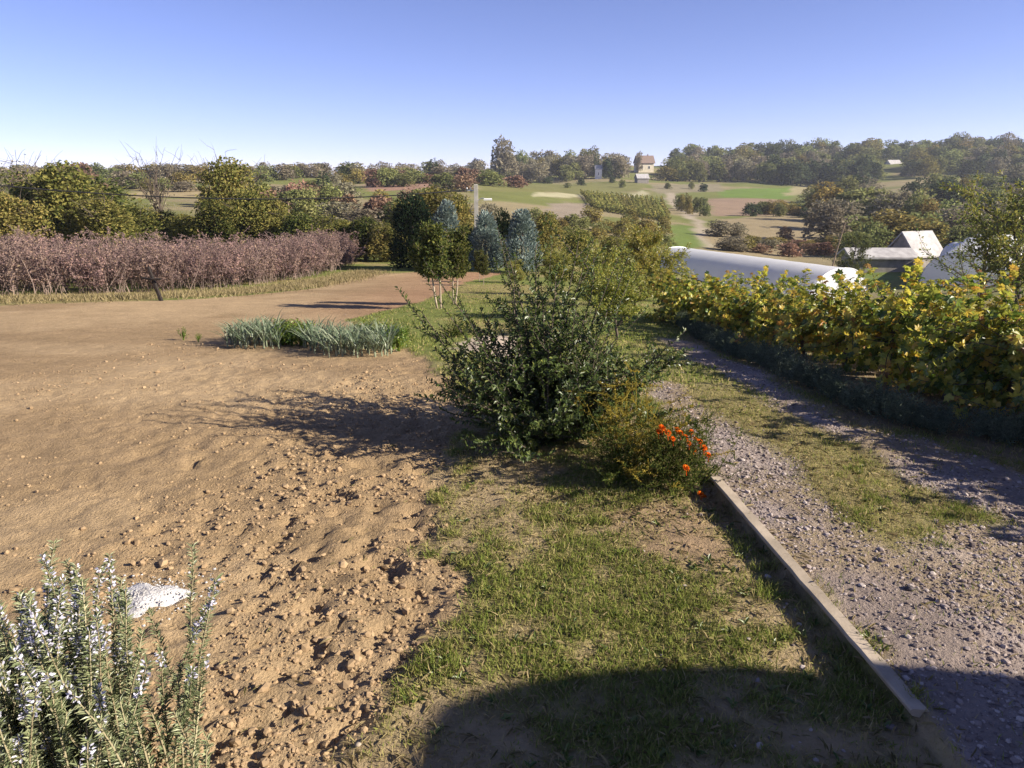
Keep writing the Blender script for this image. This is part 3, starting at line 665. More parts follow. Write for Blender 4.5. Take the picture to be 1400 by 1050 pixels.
# ------------------------------------------------------------------ grapevines, posts, wires, low hedge
VA, VB = np.array([7.7, 3.6]), np.array(gp(905, 432))
VA = np.array([7.55, 3.9]); VM = np.array([4.95, 8.3])
def vline(t): return np.where(t < .45, VA[0] + (VM[0] - VA[0]) * t / .45, VM[0] + (VB[0] - VM[0]) * (t - .45) / .55), np.where(t < .45, VA[1] + (VM[1] - VA[1]) * t / .45, VM[1] + (VB[1] - VM[1]) * (t - .45) / .55)
def make_vine(seed, hue, h=1.45):
    r = np.random.default_rng(seed); st, lv = MB(), MB()
    tr = arc((0, 0, 0), (r.normal(0, .12), r.normal(0, .12), 1), h * .5, 6, wob=.12, r=r); tube(st, tr, np.linspace(.034, .022, 7) * r.uniform(.9, 1.1, 7), 7)
    for q in range(52):
        a = (0 if q % 2 else PI) + r.normal(0, .9); d = (math.cos(a) * .9, math.sin(a) * .8, r.uniform(-1.0, 1.15)); p = arc(tr[-1 - r.integers(0, 3)], d, r.uniform(.5, 1.15), 6, up=r.uniform(-.9, .9), wob=.13, r=r)
        p[:, 2] = np.minimum(p[:, 2], h - .05 + r.uniform(-.05, .1)); p[:, 2] = np.maximum(p[:, 2], .14)
        tube(st, p, np.linspace(.007, .003, 7), 3, cap=False); hb = r.uniform(-.16, .16)
        shoot_leaves(lv, p, .034, .105, .105, lambda n, t: (rng.beta(1.5, 2.2, n) * .95 + hue + hb).clip(0, 1), 'lobed', .08, 1.1, .35)
    return st.mesh('stem', M['bark'], True), lv.mesh('leaves', M['vine'])
VM_ = [make_vine(40 + i, hu) for i, hu in enumerate((-.14, -.02, .05, .14, .0))]
NV = 17
ORD = 'first second third fourth fifth sixth seventh eighth ninth tenth eleventh twelfth thirteenth fourteenth fifteenth sixteenth seventeenth'.split()
for i in range(NV):
    t = (i + .4) / NV; x, y = [float(q) for q in vline(np.array(t))]; s = 1.16 - .28 * t + .25 * max(0, .3 - t) / .3
    e = empty('grapevine', (x, y, s1(x, y) - .03), math.atan2(-(VB - VA)[0], (VB - VA)[1]) + PI / 2 + rng.normal(0, .12), (s * 1.05, s * 1.05, s * rng.uniform(.96, 1.05)))
    tag(e, ORD[i] + ' grapevine from the near end of the yellowing row along the driveway', 'grapevine', 'grapevines along the driveway')
    m = VM_[[3, 2, 1, 3, 2, 4, 1, 0, 2, 1, 4, 0, 2, 0, 1, 4, 0][i]]; obj('trunk', m[0], e); obj('leaves', m[1], e)
# a second row behind it, seen over and through the first
for i in range(11):
    t = (i + .2) / 11; x, y = [float(q) for q in vline(np.array(t))]; x += 1.55; y += .85; s = (1.06 - .22 * t)
    e = empty('grapevine', (x, y, s1(x, y) - .03), math.atan2(-(VB - VA)[0], (VB - VA)[1]) + PI / 2 + rng.normal(0, .12), s)
    tag(e, ORD[i] + ' grapevine from the near end of the second row behind the driveway row', 'grapevine', 'grapevines of the second row')
    m = VM_[[1, 3, 2, 4, 0, 2, 3, 1, 0, 2, 4][i]]; obj('trunk', m[0], e); obj('leaves', m[1], e)
def make_low(seed):
    r = np.random.default_rng(seed); mb = MB()
    for q in range(95):
        a = r.uniform(0, 2 * PI); ti = r.uniform(0, 1.15); p = arc((r.normal(0, .07), r.normal(0, .07), 0), (math.cos(a) * math.sin(ti), math.sin(a) * math.sin(ti), math.cos(ti)), r.uniform(.2, .36), 4, up=.4, wob=.1, r=r)
        shoot_leaves(mb, p, .011, .045, .007, lambda n, t: rng.uniform(0, .8, n) + .2 * t, 'diamond', .25, .75)
    return mb.mesh('low_hedge_bush', M['lav'])
LM = [make_low(60 + i) for i in range(4)]
hp = outline([(925, 440), (960, 462), (1020, 490), (1100, 530), (1180, 562), (1270, 588), (1365, 606)]); hp = np.concatenate([hp, [(5.6, 6.1), (6.2, 5.3)]])
seg = np.concatenate([[0], np.cumsum(np.linalg.norm(np.diff(hp, axis=0), axis=1))]); nlb = int(seg[-1] / .26)
for i in range(nlb):
    t = seg[-1] * (i + .5) / nlb; x = float(np.interp(t, seg, hp[:, 0]) + rng.normal(0, .07)); y = float(np.interp(t, seg, hp[:, 1]) + rng.normal(0, .07))
    o = obj('lavender_bush', LM[i % 4]); o.location = (x, y, s1(x, y) - .02); o.rotation_euler = (0, 0, rng.uniform(0, 6.3)); o.scale = (rng.uniform(.9, 1.2),) * 2 + (rng.uniform(.85, 1.15),)
    tag(o, 'grey green lavender bush in the low hedge under the grapevines', 'lavender', 'low lavender hedge along the driveway')
for i, t in enumerate((.1, .38, .68, .96)):
    x, y = [float(q) for q in vline(np.array(t))]; x += .08; mb = MB(); box(mb, (0, 0, .5), (.07, .07, 1.05), .3, bev=.01); o = mb.build('vine_post', M['wood']); o.location = (x, y, s1(x, y) - .05)
    tag(o, ORD[i] + ' grey wooden trellis post from the near end of the driveway vine row', 'post', 'trellis posts of the vine row')

# ------------------------------------------------------------------ marigolds and asparagus fern
def feathery(n, rad, h, seed, leafL, leafW, tone, dens=.016):
    r = np.random.default_rng(seed); st, lv = MB(), MB(); tips = []
    for q in range(n):
        a = r.uniform(0, 2 * PI); ti = abs(r.normal(0, .55)); L = h * r.uniform(.6, 1.1); p = arc((r.normal(0, rad * .2), r.normal(0, rad * .2), 0), (math.cos(a) * math.sin(ti), math.sin(a) * math.sin(ti), math.cos(ti)), L, 6, up=.1, wob=.1, r=r)
        tube(st, p, np.linspace(.006, .002, 7), 3, cap=False); tips.append(p[-1])
        for s in range(7):
            j = r.integers(2, 7); a2 = r.uniform(0, 2 * PI); c = arc(p[j], (math.cos(a2), math.sin(a2), r.uniform(-.2, .9)), h * r.uniform(.12, .3), 4, up=.1, wob=.15, r=r)
            tube(st, c, np.linspace(.003, .0012, 5), 3, cap=False); shoot_leaves(lv, c, dens, leafL, leafW, tone, 'diamond', .05, 1.2)
    return st, lv, np.array(tips)
def flower(mb, c, r, d):
    d = nrm(np.array(d, float))
    for ring, (nn, ln, out) in enumerate(((11, 1.0, 1.0), (9, .8, .65), (7, .55, .3))):
        a = np.arange(nn) * 2 * PI / nn + rng.uniform(0, 1); ux = nrm(np.cross(d, [.3, .5, .2])); uy = np.cross(d, ux)
        D = ux[None] * np.cos(a)[:, None] * out + uy[None] * np.sin(a)[:, None] * out + d[None] * (1.05 - out * .85)
        leaves(mb, np.repeat([c], nn, 0), D, np.repeat([d], nn, 0), r * ln, r * .62, rng.uniform(0, 1, nn), 'oval')
def marigold(px, h, rad, seed, label, flowers, n=26):
    x, y = gp(*px); z = s1(x, y); e = empty('marigold_plant', (x, y, z - .02)); tag(e, label, 'marigold', 'marigold clump at the end of the kerb')
    st, lv, tips = feathery(n, rad, h, seed, .03, .011, lambda n, t: rng.beta(1.6, 2.0, n), .012)
    st.build('stems', M['mari'], e); lv.build('foliage', M['mari'], e)
    for fu, fv, dd in flowers:
        D = np.array(ray(fu, fv)); Y = y + dd; p = D * (Y / D[1]) + np.array([0, 0, EYE]) - np.array([x, y, z - .02])
        mb = MB(); flower(mb, p, rng.uniform(.026, .036), (.35, -.55, .75)); tube(mb, [p, p - np.array([0, 0.03, .05])], .004, 4, .1); mb.build('flower', M['petal'], e)
marigold((905, 672), .66, .4, 71, 'dark feathery marigold plant in the middle of the flowering clump', [(938, 640, -.35), (905, 585, -.1), (913, 592, -.12), (900, 590, -.1)], 34)
marigold((945, 660), .58, .36, 72, 'marigold plant with bright orange flowers leaning over the gravel edge', [(930, 592, -.1), (937, 598, -.1), (942, 606, -.15), (957, 604, -.1), (948, 615, -.1), (925, 587, -.05), (962, 612, -.1), (958, 676, -.28), (951, 600, 0), (968, 622, -.1), (945, 590, 0), (963, 680, -.25), (920, 600, -.15)], 28)
marigold((848, 660), .60, .34, 73, 'marigold plant on the shaded left of the clump, one flower on the soil', [(806, 677, -.02), (812, 681, -.06), (803, 681, -.05)], 30)
x, y = gp(868, 640); e = empty('asparagus_fern', (x, y, s1(x, y) - .02)); tag(e, 'yellow feathery asparagus fern between the dark shrub and the marigolds', 'asparagus')
st, lv, tips = feathery(46, .5, .80, 77, .028, .008, lambda n, t: rng.beta(2.4, 1.8, n), .008); st.build('stems', M['fern'], e); lv.build('foliage', M['fern'], e)
mb = MB(); x, y = gp(820, 690)
x0, y0 = scatter(2600, .1, 1.7, 5.0, 6.6); k = rng.uniform(0, 1, len(x0)) < .5; n = k.sum()
leaves(mb, np.stack([x0[k], y0[k], surf(x0[k], y0[k]) + .004], -1), np.stack([rng.normal(0, 1, n), rng.normal(0, 1, n), rng.uniform(0, .25, n)], -1), np.tile([0, 0, 1.], (n, 1)) + rng.normal(0, .3, (n, 3)), rng.uniform(.02, .07, n), rng.uniform(.006, .02, n), rng.uniform(.2, 1, n), 'oval')
tag(mb.build('leaf_litter', M['drygrass']), 'dry fallen leaves and stalks on the soil around the flower clump', 'leaf litter', kind='stuff')

# ------------------------------------------------------------------ rosemary, ash heap, stone
rx, ry = -1.80, 2.35
e = empty('rosemary_bush', (rx, ry, s1(rx, ry) - .02)); tag(e, 'tall rosemary bush with pale blue flowers in the bottom left corner', 'rosemary')
st, lv, fl = MB(), MB(), MB(); r = np.random.default_rng(5)
for q in range(240):
    a = r.uniform(0, 2 * PI); ti = min(abs(r.normal(0, .26)), .5); L = r.uniform(.55, 1.12)
    p = arc((r.normal(0, .22), r.normal(0, .18), 0), (math.cos(a) * math.sin(ti) - .05, math.sin(a) * math.sin(ti), math.cos(ti)), L, 8, up=.5, wob=.06, r=r)
    tube(st, p, np.linspace(.006, .002, 9), 4, r.uniform(0, 1)); hb = r.uniform(-.15, .2)
    shoot_leaves(lv, p, .0034, .036, .0075, lambda n, t: (rng.uniform(0, .7, n) + .25 * t + hb).clip(0, 1), 'diamond', .12, .85)
    if r.uniform() < .5:
        P, T, t = along(p, .008, r.uniform(.8, .92)); n = len(P)
        for _ in range(2):
            R = rdir(n); leaves(fl, P + R * .008, R + np.array([0, 0, .4]), rdir(n), rng.uniform(.012, .021, n), rng.uniform(.008, .014, n), rng.uniform(0, 1, n), 'oval')
st.build('stems', M['rosestem'], e); lv.build('needles', M['rosemary'], e); fl.build('flowers', M['rosefl'], e)

ax, ay = gp(205, 815); mb = MB(); n = 26; V = [(0, 0, .045)]
rings = 6
for k in range(1, rings + 1):
    for i in range(n):
        a = 2 * PI * i / n; q = k / rings; rr = q * (1 + .22 * math.sin(3 * a + .5) + .10 * math.sin(7 * a)); V.append((.27 * rr * math.cos(a), .19 * rr * math.sin(a), .04 * (1 - q ** 2) - .035 * q ** 3 + float(rng.normal(0, .005))))
F3 = np.array([[0, 1 + i, 1 + (i + 1) % n] for i in range(n)]); F4 = np.array([[1 + (k - 1) * n + i, 1 + k * n + i, 1 + k * n + (i + 1) % n, 1 + (k - 1) * n + (i + 1) % n] for k in range(1, rings) for i in range(n)])
mb.add(V, [F3, F4]); nn = 600; a = rng.uniform(0, 2 * PI, nn); q = np.abs(rng.normal(0, .75, nn))
lumps(mb, np.stack([.29 * q * np.cos(a), .20 * q * np.sin(a), .03 * (1 - q ** 2).clip(0) + .004], -1), np.minimum(.0025 + rng.exponential(.0025, nn), .010), rng.uniform(0, 1, nn))
o = mb.build('ash_heap', M['ash'], smooth=True); o.location = (ax, ay, s1(ax, ay) + .004); tag(o, 'small flat heap of white wood ash on the tilled soil by the rosemary', 'ash heap')
x, y = gp(1243, 804); mb = MB(); lumps(mb, np.array([[0, 0, .012]]), np.array([.035]), np.array([.5]), .7); o = mb.build('stone', M['stone'], smooth=True); o.location = (x, y, s1(x, y)); tag(o, 'single dark stone lying alone on the gravel driveway', 'stone')
x, y = gp(490, 1022); mb = MB(); lumps(mb, np.array([[0, 0, .012]]), np.array([.017]), np.array([.5]), .5); o = mb.build('stone', M['kerb'], smooth=True); o.location = (x, y, s1(x, y)); tag(o, 'single pale pebble at the soil edge near the bottom of the view', 'stone')

# ------------------------------------------------------------------ leek bed
def make_leek(seed):
    r = np.random.default_rng(seed); mb = MB(); n = 12
    tube(mb, [(0, 0, 0), (0, 0, .07), (0, 0, .13)], [.014, .014, .012], 6, .9)
    a = np.arange(n) * 2.4; D = np.stack([np.cos(a) * .42, np.sin(a) * .42, np.full(n, 1.0)], -1) + r.normal(0, .1, (n, 3)); N = np.stack([np.cos(a), np.sin(a), np.full(n, -.2)], -1)
    leaves(mb, np.stack([np.zeros(n), np.zeros(n), r.uniform(.06, .13, n)], -1), D, N, r.uniform(.26, .46, n), r.uniform(.013, .022, n), r.uniform(0, 1, n), 'strap'); return mb.mesh('leek', M['leek'])
def make_herb(seed):
    r = np.random.default_rng(seed); mb = MB()
    for q in range(26):
        p = arc((r.normal(0, .04), r.normal(0, .04), 0), (r.normal(0, .45), r.normal(0, .45), 1), r.uniform(.16, .36), 4, r=r); shoot_leaves(mb, p, .022, .05, .03, lambda n, t: rng.uniform(0, 1, n), 'oval', .4, 1)
    return tube(mb, [(0, 0, 0), (0, 0, .05), (0, 0, .2)], [.03, .03, .05], 6) or mb.mesh('celery', M['herb'])
KM = [make_leek(80 + i) for i in range(5)]; HM = [make_herb(90 + i) for i in range(3)]
def bed(poly, n, meshes, name, label, cat, group, smin=.85, smax=1.2, spots=None):
    P = outline(poly); c0, c1 = P.min(0), P.max(0); pts = []
    for _ in range(6000):
        if len(pts) >= n: break
        q = c0 + (c1 - c0) * rng.uniform(0, 1, 2)
        if sdf(P, np.array([q[0]]), np.array([q[1]]))[0] > 0 and all((q[0] - a) ** 2 + (q[1] - b) ** 2 > .009 for a, b in pts): pts.append((q[0], q[1]))
    for i, (a, b) in enumerate(pts):
        o = obj(name, meshes[i % len(meshes)]); o.location = (a, b, s1(a, b) - .01); o.rotation_euler = (rng.normal(0, .08), rng.normal(0, .08), rng.uniform(0, 6.3)); o.scale = (rng.uniform(smin, smax),) * 3; tag(o, label, cat, group)
bed([(305, 470), (330, 462), (385, 462), (385, 476), (318, 476)], 46, KM, 'leek', 'blue green leek in the left block of the garden bed', 'leek', 'left block of leeks')
bed([(412, 472), (430, 466), (540, 474), (535, 488), (440, 486)], 80, KM, 'leek', 'blue green leek in the right block of the garden bed', 'leek', 'right block of leeks')
bed([(372, 462), (425, 459), (430, 471), (385, 474)], 20, HM, 'celery', 'bright green celery plant between the two blocks of leeks', 'celery', 'celery between the leeks')
bed([(470, 462), (540, 466), (560, 474), (545, 479), (500, 470)], 20, HM, 'celery', 'yellow green celery plant behind the right end of the leek bed', 'celery', 'celery at the right end of the bed')
for i, (u, v, s, lab) in enumerate(((251, 464, .7, 'tiny upright seedling standing alone left of the leek bed'), (271, 466, .55, 'low dry seedling closest to the left end of the leek bed'))):
    x, y = gp(u, v); o = obj('seedling', HM[i]); o.location = (x, y, s1(x, y)); o.scale = (s * .6, s * .6, s); tag(o, lab, 'seedling')

# ------------------------------------------------------------------ berry bushes
def make_berry(seed):
    r = np.random.default_rng(seed); mb = MB()
    for q in range(26):
        a = r.uniform(0, 2 * PI); ti = abs(r.normal(0, .3)); p = arc((r.normal(0, .22), r.normal(0, .22), 0), (math.cos(a) * math.sin(ti), math.sin(a) * math.sin(ti), math.cos(ti)), r.uniform(1.1, 1.9), 6, up=-.25, wob=.09, r=r)
        tube(mb, p, np.linspace(.010, .004, 7), 3, r.uniform(0, 1), 1, False); hb = r.uniform(-.1, .1)
        shoot_leaves(mb, p, .05, .085, .05, lambda n, t: (rng.uniform(0, .75, n) + hb + .15 * t).clip(0, 1), 'oval', .22, 1, .3)
        for s in range(4):
            c = arc(p[r.integers(2, 7)], (r.normal(), r.normal(), r.uniform(0, 1)), r.uniform(.2, .5), 4, wob=.1, r=r); tube(mb, c, .003, 3, r.uniform(0, 1), 1, False); shoot_leaves(mb, c, .045, .075, .045, lambda n, t: (rng.uniform(0, .85, n) + hb).clip(0, 1), 'oval', .1, 1, .3)
    return mb.mesh('berry_bush', [M['berry'], M['cane']])
BM_ = [make_berry(100 + i) for i in range(6)]
A = outline([(-120, 405), (0, 404), (120, 402), (240, 398), (330, 391), (420, 378), (482, 361)])
seg = np.concatenate([[0], np.cumsum(np.linalg.norm(np.diff(A, axis=0), axis=1))])
cnt = 0
for row in range(9):
    off = row * 1.75
    for i in range(int(seg[-1] / 1.0)):
        t = (i + rng.uniform(.2, .8)) * 1.0; x = float(np.interp(t, seg, A[:, 0])) - off * .35; y = float(np.interp(t, seg, A[:, 1])) + off + rng.normal(0, .15)
        if x / y < -.80 or cnt >= 290 or (row > 4 and y > 34): continue
        o = obj('berry_bush', BM_[cnt % 6]); s = rng.uniform(.8, 1.06); o.location = (x, y, h1(x, y) - .03); o.rotation_euler = (0, 0, rng.uniform(0, 6.3)); o.scale = (s * 1.1, s * 1.1, s); cnt += 1
        tag(o, 'leggy berry bush with dry mauve brown leaves in the dense patch beyond the field', 'berry bush', 'berry bushes beyond the tilled field')
print('berries', cnt)
# leaning cross-shaped stake at the field edge
x, y = gp(221, 411); e = empty('cross_stake', (x, y, h1(x, y) - .05)); tag(e, 'dark leaning stake with a short crossbar at the far field edge', 'stake')
mb = MB(); tube(mb, [(0, 0, 0), (-.12, 0, .48), (-.25, 0, 1.0)], [.06, .055, .045], 7); mb.build('upright', M['black'], e)
mb = MB(); tube(mb, [(-.44, -.06, .70), (-.17, -.085, .67), (.08, -.06, .665)], [.032, .036, .032], 6); mb.build('crossbar', M['black'], e)

# ------------------------------------------------------------------ junipers, dark evergreen, utility poles and cable
def make_juniper(seed, h, r0, mat, nl=5200, tip=.8, leaf=.15):
    r = np.random.default_rng(seed); tr, cr = MB(), MB(); tube(tr, [(0, 0, 0), (0, 0, h * .5), (0, 0, h * .9)], [.09, .06, .02], 6)
    nc = 75; zc = h * (.04 + .92 * np.sort(r.uniform(0, 1, nc) ** 1.15)); prof = lambda z: r0 * np.clip(1 - (z / h) ** 1.7, .03, 1) ** tip * (.72 + .28 * np.clip(z / (h * .18), 0, 1))
    for z in zc:
        a = r.uniform(0, 2 * PI); R = prof(z) * r.uniform(.7, 1.0); c = np.array([math.cos(a) * R * .72, math.sin(a) * R * .72, z]); n = nl // nc; rad = .30 * r0 * r.uniform(.7, 1.2)
        Q = rdir(n, r); P = c + Q * rad * np.array([.9, .9, 1.5]) * r.uniform(.6, 1, (n, 1)); D = nrm(Q * .7 + np.array([math.cos(a) * .5, math.sin(a) * .5, 1.0])); tb = r.uniform(-.2, .2)
        leaves(cr, P, D, Q + r.normal(0, .4, (n, 3)), leaf * r.uniform(.7, 1.3, n), leaf * .38, (r.uniform(.1, .9, n) + tb).clip(0, 1), 'diamond')
    return tr, cr
JU = make_juniper(1, 3.4, .95, 'juniper'); JU2 = make_juniper(2, 3.4, .95, 'juniper')
JM = [mesh_pair(JU, 'juniper'), mesh_pair(JU2, 'juniper')]
for i, (u, Y, vt, wd, lab) in enumerate(((611, 37, 272, 1.2, 'tall blue grey juniper, leftmost of the three, behind the staked trees'), (664, 38, 286, 1.3, 'blue grey juniper at the foot of the concrete pole, middle of three'), (714, 36.5, 284, 1.35, 'blue grey juniper, rightmost of the three, with a dense rounded outline'))):
    put_tree('juniper', JM[i % 2], u, Y, vt, 3.55, lab, 'juniper', group='blue junipers', rz=i * 2.1, wid=wd)
EV = make_juniper(3, 4.0, 1.5, 'evergreen', 5200, .62, .2); EM = mesh_pair(EV, 'evergreen')
put_tree('evergreen_tree', EM, 566, 39, 268, 4.2, 'broad very dark evergreen tree left of the blue junipers', 'tree', group='dark evergreens', wid=1.25)
put_tree('evergreen_tree', EM, 688, 40.5, 288, 4.2, 'dark evergreen tree filling the gap between the middle and right junipers', 'tree', group='dark evergreens', wid=.9, rz=1)
put_tree('evergreen_tree', EM, 638, 40.5, 310, 4.2, 'low dark evergreen between the left and middle junipers', 'tree', group='dark evergreens', wid=1.2, rz=2)

def utility_pole(x, y, ztop, label, arm):
    z0 = h1(x, y); h = ztop - z0; e = empty('utility_pole', (x, y, z0 - .2)); tag(e, label, 'utility pole', 'utility poles carrying the cable')
    mb = MB(); box(mb, (0, 0, (h + .2) / 2), (.24, .2, h + .2), bev=.02); mb.build('post', M['concrete'], e)
    mb = MB(); box(mb, (-.25, 0, h - .15), (.7, .07, .07)); ca = mb.build('crossarm', M['steel'], e)
    for q in (-.55, -.32):
        mb = MB(); tube(mb, [(q, 0, h - .11), (q, 0, h - .04), (q, 0, h + .03)], [.025, .04, .02], 8); mb.build('insulator', M['whitewall'], ca)
    if arm:
        mb = MB(); tube(mb, [(.12, 0, h - .75), (.3, -.02, h - .62), (.5, -.05, h - .62)], .03, 6); la = mb.build('lamp_arm', M['steel'], e)
        mb = MB(); box(mb, (.72, -.08, h - .68), (.5, .2, .12), bev=.03); mb.build('lamp_head', M['whitewall'], la)
    return e
px_, py_, _ = at(652, 46); zt = z_at(652, 252, 46)
utility_pole(px_, py_, zt, 'concrete utility pole with a lamp arm rising behind the middle juniper', True)
qx, qy, _ = at(-60, 36); zq = z_at(-60, 243, 36)
utility_pole(qx, qy, zq, 'concrete utility pole just beyond the left edge of the view', False)
t = np.linspace(0, 1, 40); a = np.array([qx - .4, qy, zq - .02]); b = np.array([px_ - .4, py_, zt - .3])
P = a[None] * (1 - t[:, None]) + b[None] * t[:, None]; P[:, 2] -= 4 * .75 * t * (1 - t)
mb = MB(); tube(mb, P, .034, 5); tag(mb.build('power_cable', M['wire']), 'thin black overhead cable sagging across the left trees to the pole', 'cable')
for i, (u, Y, vt, lab) in enumerate(((398, 60, 276, 'thin dark wooden pole among the hedgerow trees below the cable'),)):
    x, y, z = at(u, Y); mb = MB(); hh = z_at(u, vt, Y) - z; tube(mb, [(0, 0, 0), (0, 0, hh / 2), (.03, 0, hh)], [.08, .07, .06], 6); o = mb.build('wooden_pole', M['wood']); o.location = (x, y, z - .05); tag(o, lab, 'pole')
x, y, z = at(1130, 66); hh = z_at(1141, 303, 66) - z; mb = MB(); tube(mb, [(0, 0, 0), (.4, 0, hh / 2), (.95, 0, hh)], [.07, .065, .05], 6); o = mb.build('wooden_pole', M['wood']); o.location = (x, y, z - .05); tag(o, 'thin leaning wooden pole behind the near end of the long tunnel', 'pole')

# ------------------------------------------------------------------ polytunnels
def polytunnel(p0, p1, w, h, zb, label, hoops, group='white polytunnels', door=True):
    p0 = np.array(p0); p1 = np.array(p1); L = float(np.linalg.norm(p1 - p0)); ang = math.atan2(p1[1] - p0[1], p1[0] - p0[0])
    e = empty('polytunnel', (p0[0], p0[1], zb), ang); tag(e, label, 'polytunnel', group)
    n = 22; th = np.linspace(PI, 0, n); prof = np.stack([np.sign(np.cos(th)) * np.abs(np.cos(th)) ** .85 * w / 2, np.sin(th) ** .8 * h], -1)
    m = hoops * 3 + 1; mb = MB(); V = []
    for i in range(m):
        sag = .004 if i % 3 else 0
        for a, b in prof: V.append((L * i / (m - 1), a * (1 - sag * .5), max(b * (1 - sag * .6), 0) + float(rng.normal(0, .008))))
    i = np.arange(m - 1)[:, None] * n; j = np.arange(n - 1)[None]
    mb.add(np.array(V), np.stack([i + j, i + j + 1, i + n + j + 1, i + n + j], -1).reshape(-1, 4)); mb.build('cover', M['film'], e, True)
    for k in range(hoops + 1):
        mb = MB(); x = L * k / hoops; tube(mb, np.concatenate([np.full((n, 1), x), prof * (.985 if k not in (0, hoops) else 1.008)], 1), .028, 5); mb.build('hoop', M['film'] if k not in (0, hoops) else M['steel'], e)
    for x in (0.02, L - .02):
        mb = MB(); mb.add(np.concatenate([np.full((n, 1), x), prof * .985], 1), np.array([list(range(n))])); ep = mb.build('end_panel', M['film'], e)
        if door:
            xo = x - .03 if x < 1 else x + .03
            mb = MB(); box(mb, (xo, 0, .95), (.03, 1.3, 1.9)); mb.build('door', M['greywall'], ep)
    return e
x0, y0, _ = at(1146, 55); x1, y1, _ = at(922, 72)
zt0 = z_at(1146, 367, 55); zb = zt0 - 2.9
polytunnel((x0, y0), (x1, y1), 6.4, 2.9, zb, 'long white polytunnel stretching behind the grapevines', 12, door=False)
x0, y0, _ = at(1322, 61); x1, y1, _ = at(1352, 82)
polytunnel((x0, y0), (x1, y1), 7.0, 2.9, z_at(1322, 345, 61) - 2.9, 'round fronted white polytunnel facing the viewer behind bare boughs', 10, door=False)
x0, y0, _ = at(1374, 66); polytunnel((x0, y0), (x0 + 5, y0 + 16), 3.6, 2.4, z_at(1374, 352, 66) - 2.4, 'small white polytunnel squeezed right of the round fronted one', 8, door=False)

# ------------------------------------------------------------------ sheds and far houses
def hut(name, u, Y, vtop, vbase, wpx, depth, wallm, roofm, label, rz=0.0, windows=0, pitch=.35, chimney=False, cat='house'):
    x, y, z = at(u, Y); w = wpx * Y / 1000; zb = min(z, z_at(u, vbase, Y)) - .3; zt = z_at(u, vtop, Y); rh = (zt - zb) * pitch; wh = zt - zb - rh
    e = empty(name, (x, y, zb), rz); tag(e, label, cat)
    mb = MB(); box(mb, (0, 0, wh / 2), (w, depth, wh)); mb.build('wall', M[wallm], e)
    mb = MB(); o = .06 * w; hx, hy = w / 2 + o, depth / 2 + o; d0 = wh - .05
    V = [(-hx, -hy, d0), (hx, -hy, d0), (hx, hy, d0), (-hx, hy, d0), (-hx, 0, wh + rh), (hx, 0, wh + rh)] + [(-hx, -hy, d0 + .2), (hx, -hy, d0 + .2), (hx, hy, d0 + .2), (-hx, hy, d0 + .2), (-hx, 0, wh + rh + .2), (hx, 0, wh + rh + .2)]
    mb.add(V, [np.array([[6, 7, 11, 10], [10, 11, 8, 9], [0, 4, 5, 1], [4, 3, 2, 5], [0, 1, 7, 6], [2, 3, 9, 8]]), np.array([[0, 6, 10, 4], [4, 10, 9, 3], [1, 5, 11, 7], [5, 2, 8, 11]])]); ro = mb.build('roof', M[roofm], e)
    mb = MB(); mb.add([(-w / 2, 0, wh + rh), (-w / 2, -depth / 2, wh), (-w / 2, depth / 2, wh), (w / 2, 0, wh + rh), (w / 2, -depth / 2, wh), (w / 2, depth / 2, wh)], np.array([[0, 2, 1], [3, 4, 5]])); mb.build('gable', M[wallm], e)
    for k in range(windows):
        qx_ = -w / 2 + w * (k + .7) / (windows + .4); mb = MB(); box(mb, (qx_, -depth / 2 - .03, wh * .55), (w * .09 + .3, .1, wh * .36)); wi = mb.build('window', M['whitewall'], e)
        mb = MB(); box(mb, (qx_, -depth / 2 - .09, wh * .55), (w * .09, .06, wh * .28)); mb.build('pane', M['glass'], wi)
    if chimney: mb = MB(); box(mb, (w * .2, 0, wh + rh + .4), (.6, .6, 1.4)); mb.build('chimney', M['roof'], ro)
    return e
hut('house', 880, 520, 213, 228, 22, 8, 'wall', 'roof', 'cream house with brown roof on the far skyline above the fields', .15, 2, .45, True)
hut('house', 818, 440, 226, 240, 9, 5, 'whitewall', 'greyroof', 'tiny white house among the grey trees left of the cream one', -.1, 1, .3)
hut('barn', 877, 400, 238, 252, 15, 6, 'greywall', 'greyroof', 'small grey barn at the top of the field path', .1, 0, .4, cat='barn')
hut('house', 1221, 560, 219, 236, 16, 8, 'whitewall', 'greyroof', 'pale house half hidden in the wooded slope at the right', .2, 1, .4)
hut('shed', 1247, 90, 318, 358, 48, 4.5, 'greywall', 'greyroof', 'shed with a pale grey sheet roof left of the round tunnel', .35, 0, .62, cat='shed')
hut('shed', 1196, 84, 341, 362, 80, 3.2, 'greywall', 'greyroof', 'long low shed with a flat grey roof behind the dark leafy tree', -.05, 0, .3, cat='shed')

